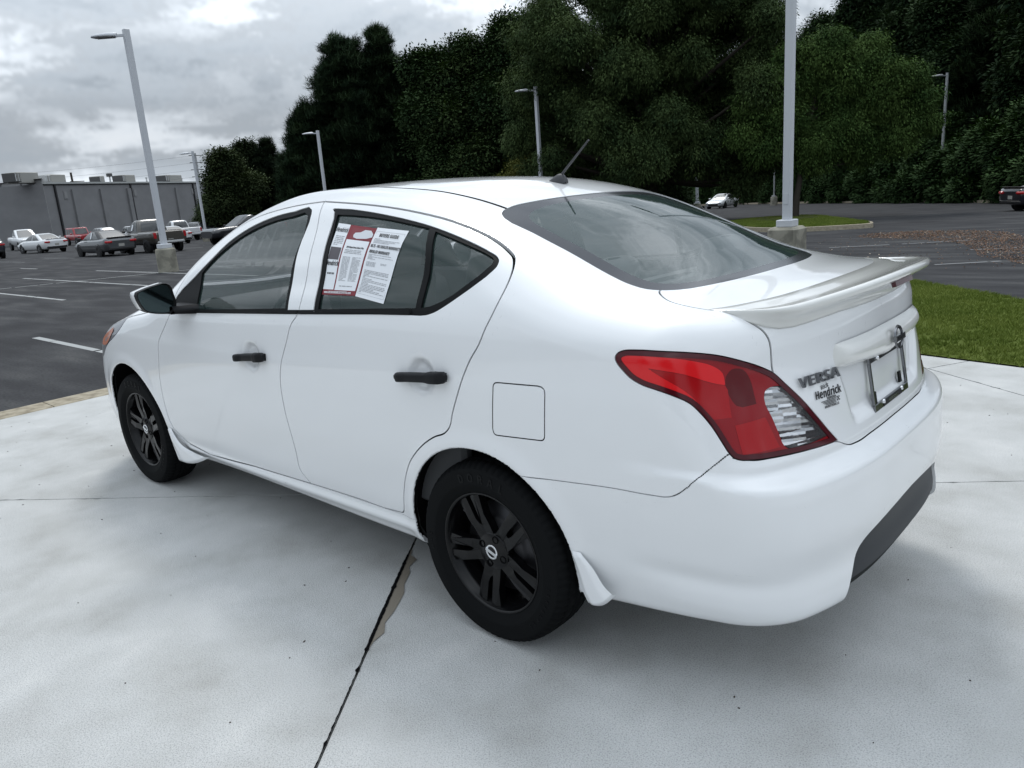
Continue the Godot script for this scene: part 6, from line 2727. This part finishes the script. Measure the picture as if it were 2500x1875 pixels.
	var vines := [[60.0, 103.0, "far left end of the kerb, outermost"], [54.5, 99.5, "far left end of the kerb, second one"], [49.0, 96.0, "far left end of the kerb, third one"], [44.0, 92.6, "left end of the kerb"], [38.0, 87.6, "kerb behind the white car"], [33.5, 83.2, "kerb right of the white car"], [28.5, 78.2, "kerb behind the hidden lamp base"], [24.0, 73.0, "kerb behind the near lamp post"], [20.3, 68.8, "kerb left of the curved lamp"], [17.0, 65.2, "foot of the curved lamp, left side"], [13.6, 61.8, "foot of the curved lamp, right side"], [11.0, 58.6, "kerb right of the curved lamp"], [8.8, 55.6, "kerb left of the dark car"], [6.6, 52.4, "kerb behind the dark car"], [3.6, 48.6, "kerb at the right edge"], [.5, 44.5, "kerb's far right end"]]
	i = 0
	for q in vines:
		var bb := blob_tree(3.6 + (i % 3) * .9, 2.6, 9, .3, 120 + i)
		tree("vine_shrub", "leafy vine-covered shrub by the " + q[2], on_ground(q[0] + 3.0, q[1] + 3.6) + Vector3(0, .15, 0), bb, "leaf_far", 3600, Color(.022, .046, .018), Color(.056, .100, .036), 0.0, .8, 1.5, 220 + i, "shrubs along the far kerb")
		i += 1
	# trees behind the viewer, seen in the side windows
	for q in [[-14.0, -42.0, 7.5, 5.0, "left"], [4.0, -46.0, 6.5, 5.0, "middle"], [20.0, -44.0, 7.5, 5.0, "right"], [-32.0, -38.0, 8.0, 5.5, "far left"]]:
		tree("round_tree", "dark tree behind the viewer, " + q[4] + " of four", on_ground(q[0], q[1]), blob_tree(q[2], q[3], 9, 1.0, int(absf(q[0])) + 300), "leaf_far", 1500, bd, bl, .3, 1.4, 2.4, 300 + int(absf(q[0])), "trees behind the viewer")


# ---------------------------------------------------------------- other vehicles
func ring_row(x: float, yb: float, yt: float, wb: float, wm: float, wt: float) -> PackedVector3Array:
	# one closed cross-section of a vehicle body
	var h := yt - yb
	return PackedVector3Array([Vector3(x, yb, -wb * .8), Vector3(x, yb + h * .12, -wb), Vector3(x, yb + h * .5, -wm), Vector3(x, yb + h * .82, -wm * .985), Vector3(x, yt - h * .04, -wt), Vector3(x, yt, -wt * .86), Vector3(x, yt + h * .02, 0), Vector3(x, yt, wt * .86), Vector3(x, yt - h * .04, wt), Vector3(x, yb + h * .82, wm * .985), Vector3(x, yb + h * .5, wm), Vector3(x, yb + h * .12, wb), Vector3(x, yb, wb * .8)])


func vehicle(kind: String, label: String, at: Vector3, turn: float, paint: Color, group := "cars parked in the lot", metal := .0, black_wheels := false, sticker := false) -> Node3D:
	var t := thing("parked_" + ("pickup" if kind == "pickup" else "suv" if kind == "suv" or kind == "jeep" else "car"), label, "pickup" if kind == "pickup" else "car", at, turn, group)
	var pm := mat(paint, .3, metal)
	pm.clearcoat_enabled = true
	pm.clearcoat_roughness = .05
	var L := 4.85
	var W := .91
	var wr := .335
	var ax := 1.42
	var body := []
	var cab := []   # [y, x front, x rear, half width]
	if kind == "car":
		body = [[-2.42, .42, .86, .62, .70, .60], [-2.38, .33, 1.0, .78, .84, .74], [-2.1, .27, 1.03, .86, .90, .78], [-1.4, .24, 1.00, .88, .915, .80], [0, .22, .97, .885, .92, .82], [1.0, .22, .94, .885, .92, .82], [1.7, .24, .86, .87, .91, .78], [2.15, .26, .76, .80, .86, .68], [2.38, .33, .66, .66, .72, .56], [2.43, .42, .58, .5, .55, .45]]
		cab = [[.92, 1.18, -1.85, .80], [1.08, .88, -1.52, .755], [1.24, .52, -1.18, .69], [1.36, .22, -.88, .635], [1.425, .0, -.62, .57], [1.445, -.12, -.45, .45]]
	elif kind == "pickup":
		L = 5.8
		W = .99
		wr = .40
		ax = 1.78
		body = [[-2.9, .62, 1.05, .82, .88, .84], [-2.86, .52, 1.22, .92, .97, .93], [-2.4, .50, 1.24, .95, 1.0, .95], [-.9, .50, 1.24, .96, 1.0, .95], [-.7, .46, 1.20, .96, 1.0, .93], [.9, .46, 1.20, .96, 1.0, .92], [1.2, .48, 1.22, .96, 1.0, .90], [2.2, .50, 1.18, .94, .99, .84], [2.75, .52, 1.12, .86, .92, .76], [2.9, .60, 1.0, .74, .80, .68]]
		cab = [[1.18, 1.18, -.82, .90], [1.38, .86, -.78, .86], [1.60, .52, -.72, .81], [1.80, .22, -.62, .75], [1.90, .02, -.48, .68], [1.93, -.12, -.35, .5]]
	elif kind == "jeep":
		L = 4.3
		W = .93
		wr = .41
		ax = 1.3
		body = [[-2.1, .55, 1.05, .78, .80, .78], [-2.06, .50, 1.12, .80, .84, .80], [-1.0, .50, 1.14, .82, .86, .82], [.6, .50, 1.14, .82, .86, .80], [.75, .52, 1.13, .80, .84, .76], [1.7, .55, 1.08, .66, .70, .62], [1.95, .58, 1.02, .60, .64, .56]]
		cab = [[1.12, .62, -2.02, .80], [1.35, .54, -2.0, .77], [1.6, .44, -1.97, .74], [1.80, .36, -1.94, .72], [1.84, .30, -1.9, .68]]
	else:
		W = .95
		wr = .37
		body = [[-2.35, .5, 1.0, .70, .76, .70], [-2.3, .4, 1.10, .84, .90, .82], [-1.4, .32, 1.10, .90, .95, .84], [1.0, .30, 1.06, .90, .95, .84], [1.7, .32, 1.0, .88, .94, .80], [2.2, .36, .9, .78, .85, .68], [2.4, .46, .78, .62, .68, .55]]
		cab = [[1.04, 1.22, -2.22, .84], [1.24, .92, -2.12, .80], [1.44, .62, -2.0, .75], [1.60, .36, -1.85, .69], [1.68, .16, -1.65, .62], [1.70, .0, -1.5, .45]]
	var bm := MB.new()
	var rows := []
	for q in body:
		rows.append(ring_row(q[0], q[1], q[2], q[3] * W / .91 if kind == "car" else q[3], q[4], q[5]))
	bm.grid(rows, true, false)
	bm.cap(rows[0], Vector3(-1, 0, 0))
	bm.cap(rows[-1], Vector3(1, 0, 0))
	var body_p := part("body", bm, pm, t)
	var ring := func(c: Array) -> PackedVector3Array:
		var out := PackedVector3Array()
		var xf: float = c[1]
		var xr: float = c[2]
		var w: float = c[3]
		var k := .10
		for q in [[xf, 0.0], [xf - .01, w * .55], [xf - .05, w - k], [xf - .16, w], [(xf + xr) * .5, w + .015], [xr + .16, w], [xr + .05, w - k], [xr + .01, w * .55], [xr, 0.0], [xr + .01, -w * .55], [xr + .05, -w + k], [xr + .16, -w], [(xf + xr) * .5, -w - .015], [xf - .16, -w], [xf - .05, -w + k], [xf - .01, -w * .55]]:
			out.append(Vector3(q[0], c[0], q[1]))
		return out
	var crow := []
	for c in cab:
		crow.append(ring.call(c))
	var cm := MB.new()
	cm.grid(crow, true, false)
	cm.cap(crow[-1], Vector3.UP)
	part("cab", cm, mat(lin(.02, .02, .022), .4) if black_wheels and kind == "car" and paint.r < .3 else pm, t)
	# windows: pieces of the cab's own surface, a little proud
	var face_at := func(h: float, which: int) -> Array:
		# interpolated ring at a share of the glazed height
		var f := h * (cab.size() - 2.0)
		var i0 := mini(int(f), cab.size() - 2)
		var fr := f - i0
		var out := PackedVector3Array()
		for k in 16:
			out.append((crow[i0][k] as Vector3).lerp(crow[i0 + 1][k], fr))
		return out
	var pane := func(idx: Array, lo: float, hi: float, sh: Vector3) -> MB:
		var mb := MB.new()
		var R := []
		for s in 5:
			var rr: PackedVector3Array = face_at.call(lerpf(lo, hi, s / 4.0), 0)
			var row := PackedVector3Array()
			for e in idx:
				var i0 := int(e)
				row.append(rr[i0 % 16].lerp(rr[(i0 + 1) % 16], e - i0) + sh)
			R.append(row)
		mb.grid(R, false, false, Vector3(-.3, 1.2, 0))
		return mb
	part("windscreen", pane.call([14.25, 15.0, 16.0, 17.0, 17.75], .06, .88, Vector3(.014, .006, 0)), M.v_glass, t)
	part("rear_window", pane.call([6.25, 7.0, 8.0, 9.0, 9.75], .10, .86, Vector3(-.014, .006, 0)), M.v_glass, t)
	for s in [1.0, -1.0]:
		var sets := [[3.05, 3.4, 3.75, 3.94], [4.06, 4.3, 4.6, 4.86]]
		if kind == "pickup":
			sets = [[3.05, 3.4, 3.75, 3.94], [4.06, 4.4, 4.92]]
		if kind == "suv" or kind == "jeep":
			sets = [[3.05, 3.4, 3.75], [3.83, 4.1, 4.4], [4.48, 4.7, 4.95]]
		for st in sets:
			var ids := []
			for e in st:
				ids.append(e if s > 0 else 16.0 - e)
			part("side_window", pane.call(ids, .08, .84, Vector3(0, .003, .014 * s)), M.v_glass, t)
	for wx in [ax, -ax]:
		for s in [1.0, -1.0]:
			var ar := MB.new()
			ar.lathe([Vector2(wr + .055, -.02), Vector2(wr + .055, .012), Vector2(0, .012)], 24, Basis(Vector3(1, 0, 0), Vector3(0, 1, 0), Vector3(0, 0, s)), Vector3(wx, wr + .01, s * (W - .012)))
			part("wheel_arch", ar, M.v_black, body_p)
			var wn := Node3D.new()
			wn.name = "wheel"
			wn.position = Vector3(wx, wr, s * (W - .10))
			t.add_child(wn, true)
			var bs := Basis(Vector3(1, 0, 0), Vector3(0, 1, 0), Vector3(0, 0, s))
			var ty := MB.new()
			ty.lathe([Vector2(wr * .62, -.10), Vector2(wr * .94, -.11), Vector2(wr, -.08), Vector2(wr, .09), Vector2(wr * .94, .118), Vector2(wr * .64, .122)], 24, bs, Vector3.ZERO)
			part("tyre", ty, M.v_tyre, wn)
			var ri := MB.new()
			ri.lathe([Vector2(wr * .66, .118), Vector2(wr * .60, .10), Vector2(wr * .55, .085), Vector2(0.0, .09)], 20, bs, Vector3.ZERO)
			part("rim", ri, M.v_black, wn)
			for k in 5:
				var sp := MB.new()
				var a := TAU * k / 5.0
				sp.box(bs * Vector3(cos(a) * wr * .33, sin(a) * wr * .33, .10), Vector3(wr * .55, .05, .03), bs * Basis(Vector3(0, 0, 1), a))
				part("spoke", sp, M.v_black if black_wheels else M.v_rim, wn)
	var rearx: float = body[1][0]
	var frontx: float = body[-2][0]
	var yl: float = body[1][2] * .84
	var tl := kind == "pickup" or kind == "jeep"
	for s in [1.0, -1.0]:
		var lm := MB.new()
		if tl:
			lm.box(Vector3(rearx + .03, yl - .02, s * (W - .12)), Vector3(.16, .34, .16), Basis.IDENTITY, .02)
		else:
			lm.box(Vector3(rearx + .06, yl - .02, s * (W - .26)), Vector3(.30, .12, .38), Basis(Vector3.UP, s * .28), .03)
		part("tail_light", lm, M.v_red, t)
		var hm := MB.new()
		hm.box(Vector3(frontx - .10, body[-2][2] * .90, s * (W - .30)), Vector3(.34, .11, .34), Basis(Vector3.UP, -s * .5), .03)
		part("headlight", hm, M.headlight, t)
		var mi := MB.new()
		mi.box(Vector3(cab[0][1] - .28, cab[0][0] + .10, s * (W + .07)), Vector3(.12, .14, .20), Basis.IDENTITY, .03)
		part("mirror", mi, pm if paint.r > .3 else M.v_black, t)
	var bu := MB.new()
	var by: float = body[1][1] + .10
	bu.box(Vector3(rearx + .05, by, 0), Vector3(.22, .16, W * 1.62), Basis.IDENTITY, .04)
	part("rear_bumper", bu, M.galv if kind == "pickup" else M.v_black, t)
	var gr := MB.new()
	gr.box(Vector3(frontx + .02, body[-2][2] * .70, 0), Vector3(.10, .20, W * 1.15), Basis.IDENTITY, .03)
	part("grille", gr, M.v_black, t)
	var pl := MB.new()
	pl.box(Vector3(rearx - .035, yl - .22, 0), Vector3(.02, .15, .31), Basis.IDENTITY, .004)
	part("plate", pl, M.unit, t)
	if kind == "pickup":
		var bed := MB.new()
		bed.box(Vector3(-1.82, 1.235, 0), Vector3(1.75, .03, 1.55))
		part("load_bed", bed, M.v_black, t)
		var tg := MB.new()
		tg.box(Vector3(-2.895, .98, 0), Vector3(.03, .40, 1.45), Basis.IDENTITY, .01)
		part("tailgate", tg, pm, t)
	if kind == "jeep":
		var sw := MB.new()
		sw.lathe([Vector2(0, -.1), Vector2(.38, -.1), Vector2(.39, .1), Vector2(.2, .12), Vector2(0, .12)], 20, Basis(Vector3(0, 1, 0), Vector3(0, 0, 1), Vector3(1, 0, 0)), Vector3(-2.2, 1.0, 0))
		part("spare_wheel", sw, M.v_tyre, t)
	if sticker:
		var sk := MB.new()
		var q: PackedVector3Array = face_at.call(.35, 0)
		var c := q[4].lerp(q[5], .15)
		for s in [1.0, -1.0]:
			sk.box(Vector3(c.x + .1, c.y + .03, s * (absf(c.z) + .02)), Vector3(.15, .36, .012), Basis(Vector3(1, 0, 0), -s * .35))
		part("window_sticker", sk, M.paper, t)
	if kind == "car":
		var sp := MB.new()
		sp.box(Vector3(-2.28, 1.05, 0), Vector3(.22, .025, 1.35), Basis(Vector3(0, 0, 1), -.15), .008)
		part("spoiler", sp, M.v_black if paint.r < .3 else pm, t)
	return t


func make_vehicles() -> void:
	var white := lin(.72, .73, .74)
	vehicle("car", "dark grey saloon with black wheels parked left of the brown pickup", on_ground(46.2, 15.45), .0, lin(.085, .09, .095), "cars parked in the lot", .6, true, true)
	vehicle("pickup", "brown-grey pickup behind the white lamp post", on_ground(46.2, 18.05), .0, lin(.075, .068, .058), "cars parked in the lot", .3, true, true)
	vehicle("car", "white saloon seen from behind, in front of the white pickup on the left", on_ground(66.2, 18.35), .12, white)
	vehicle("pickup", "white pickup facing the viewer by the left wall of the warehouse", on_ground(83.6, 22.3), PI - .10, white)
	vehicle("car", "white saloon facing the viewer, left of the red jeep", on_ground(87.0, 25.2), PI + .1, white)
	vehicle("jeep", "red off-roader with a red hardtop before the warehouse", on_ground(89.4, 29.3), PI, lin(.36, .012, .018))
	vehicle("suv", "silver SUV behind the grey saloon, left one of two roofs", on_ground(93.5, 33.6), PI, lin(.45, .46, .48))
	vehicle("suv", "white SUV behind the grey saloon, right one of two roofs", on_ground(92.6, 36.6), PI, white)
	vehicle("pickup", "white pickup with its tailgate to the viewer, right of the white lamp post", on_ground(73.0, 32.4), .0, white)
	vehicle("car", "white saloon seen from behind, right of the brown pickup's tailgate", on_ground(62.6, 26.7), .0, white)
	vehicle("suv", "grey SUV half hidden behind the lamp post at the black pickup", on_ground(75.5, 36.2), PI, lin(.12, .125, .13))
	vehicle("pickup", "black pickup side-on at the car's windscreen pillar", on_ground(50.6, 26.8), PI * .5, lin(.012, .013, .017), "cars parked in the lot", .0, true)
	vehicle("suv", "dark blue SUV cut off by the left edge of the picture", on_ground(59.2, 12.45), .0, lin(.014, .017, .028))
	vehicle("car", "white saloon with black wheels under the trees on the right", on_ground(36.7, 72.6), PI * .5 + .08, white, "cars parked in the lot", .0, true)
	vehicle("car", "dark saloon with a boot spoiler at the right edge", on_ground(3.5, 39.3), -2.42, lin(.006, .007, .012), "cars parked in the lot", .0, true)

func _ready() -> void:
	var cam := Camera3D.new()
	cam.name = "camera"
	cam.position = CAM
	cam.basis = Basis(Vector3(0, 1, 0), deg_to_rad(-137.15)) * Basis(Vector3(1, 0, 0), deg_to_rad(-14.326)) * Basis(Vector3(0, 0, 1), deg_to_rad(-4.128))
	cam.fov = 52.92
	cam.near = 0.05
	cam.far = 3000.0
	add_child(cam)
	var env := Environment.new()
	env.background_mode = Environment.BG_SKY
	env.tonemap_mode = Environment.TONE_MAPPER_LINEAR
	env.tonemap_exposure = 1.06
	env.sdfgi_enabled = true
	env.ssao_enabled = true
	env.ssil_enabled = true
	var sky := Sky.new()
	sky.sky_material = make_sky()
	env.sky = sky
	var we := WorldEnvironment.new()
	we.name = "world"
	we.environment = env
	add_child(we)
	var sun := DirectionalLight3D.new()
	sun.name = "sun"
	sun.light_energy = 0.42
	sun.light_color = Color(1.0, .985, .96)
	sun.light_angular_distance = 16.0
	sun.shadow_enabled = true
	# veiled sun, high beyond the car's front right corner
	sun.look_at_from_position(Vector3(.45, .85, .42), Vector3.ZERO)
	add_child(sun)
	car_materials()
	env_materials()
	make_ground()
	make_warehouse()
	make_trees()
	make_lamps()
	make_vehicles()
	make_car()
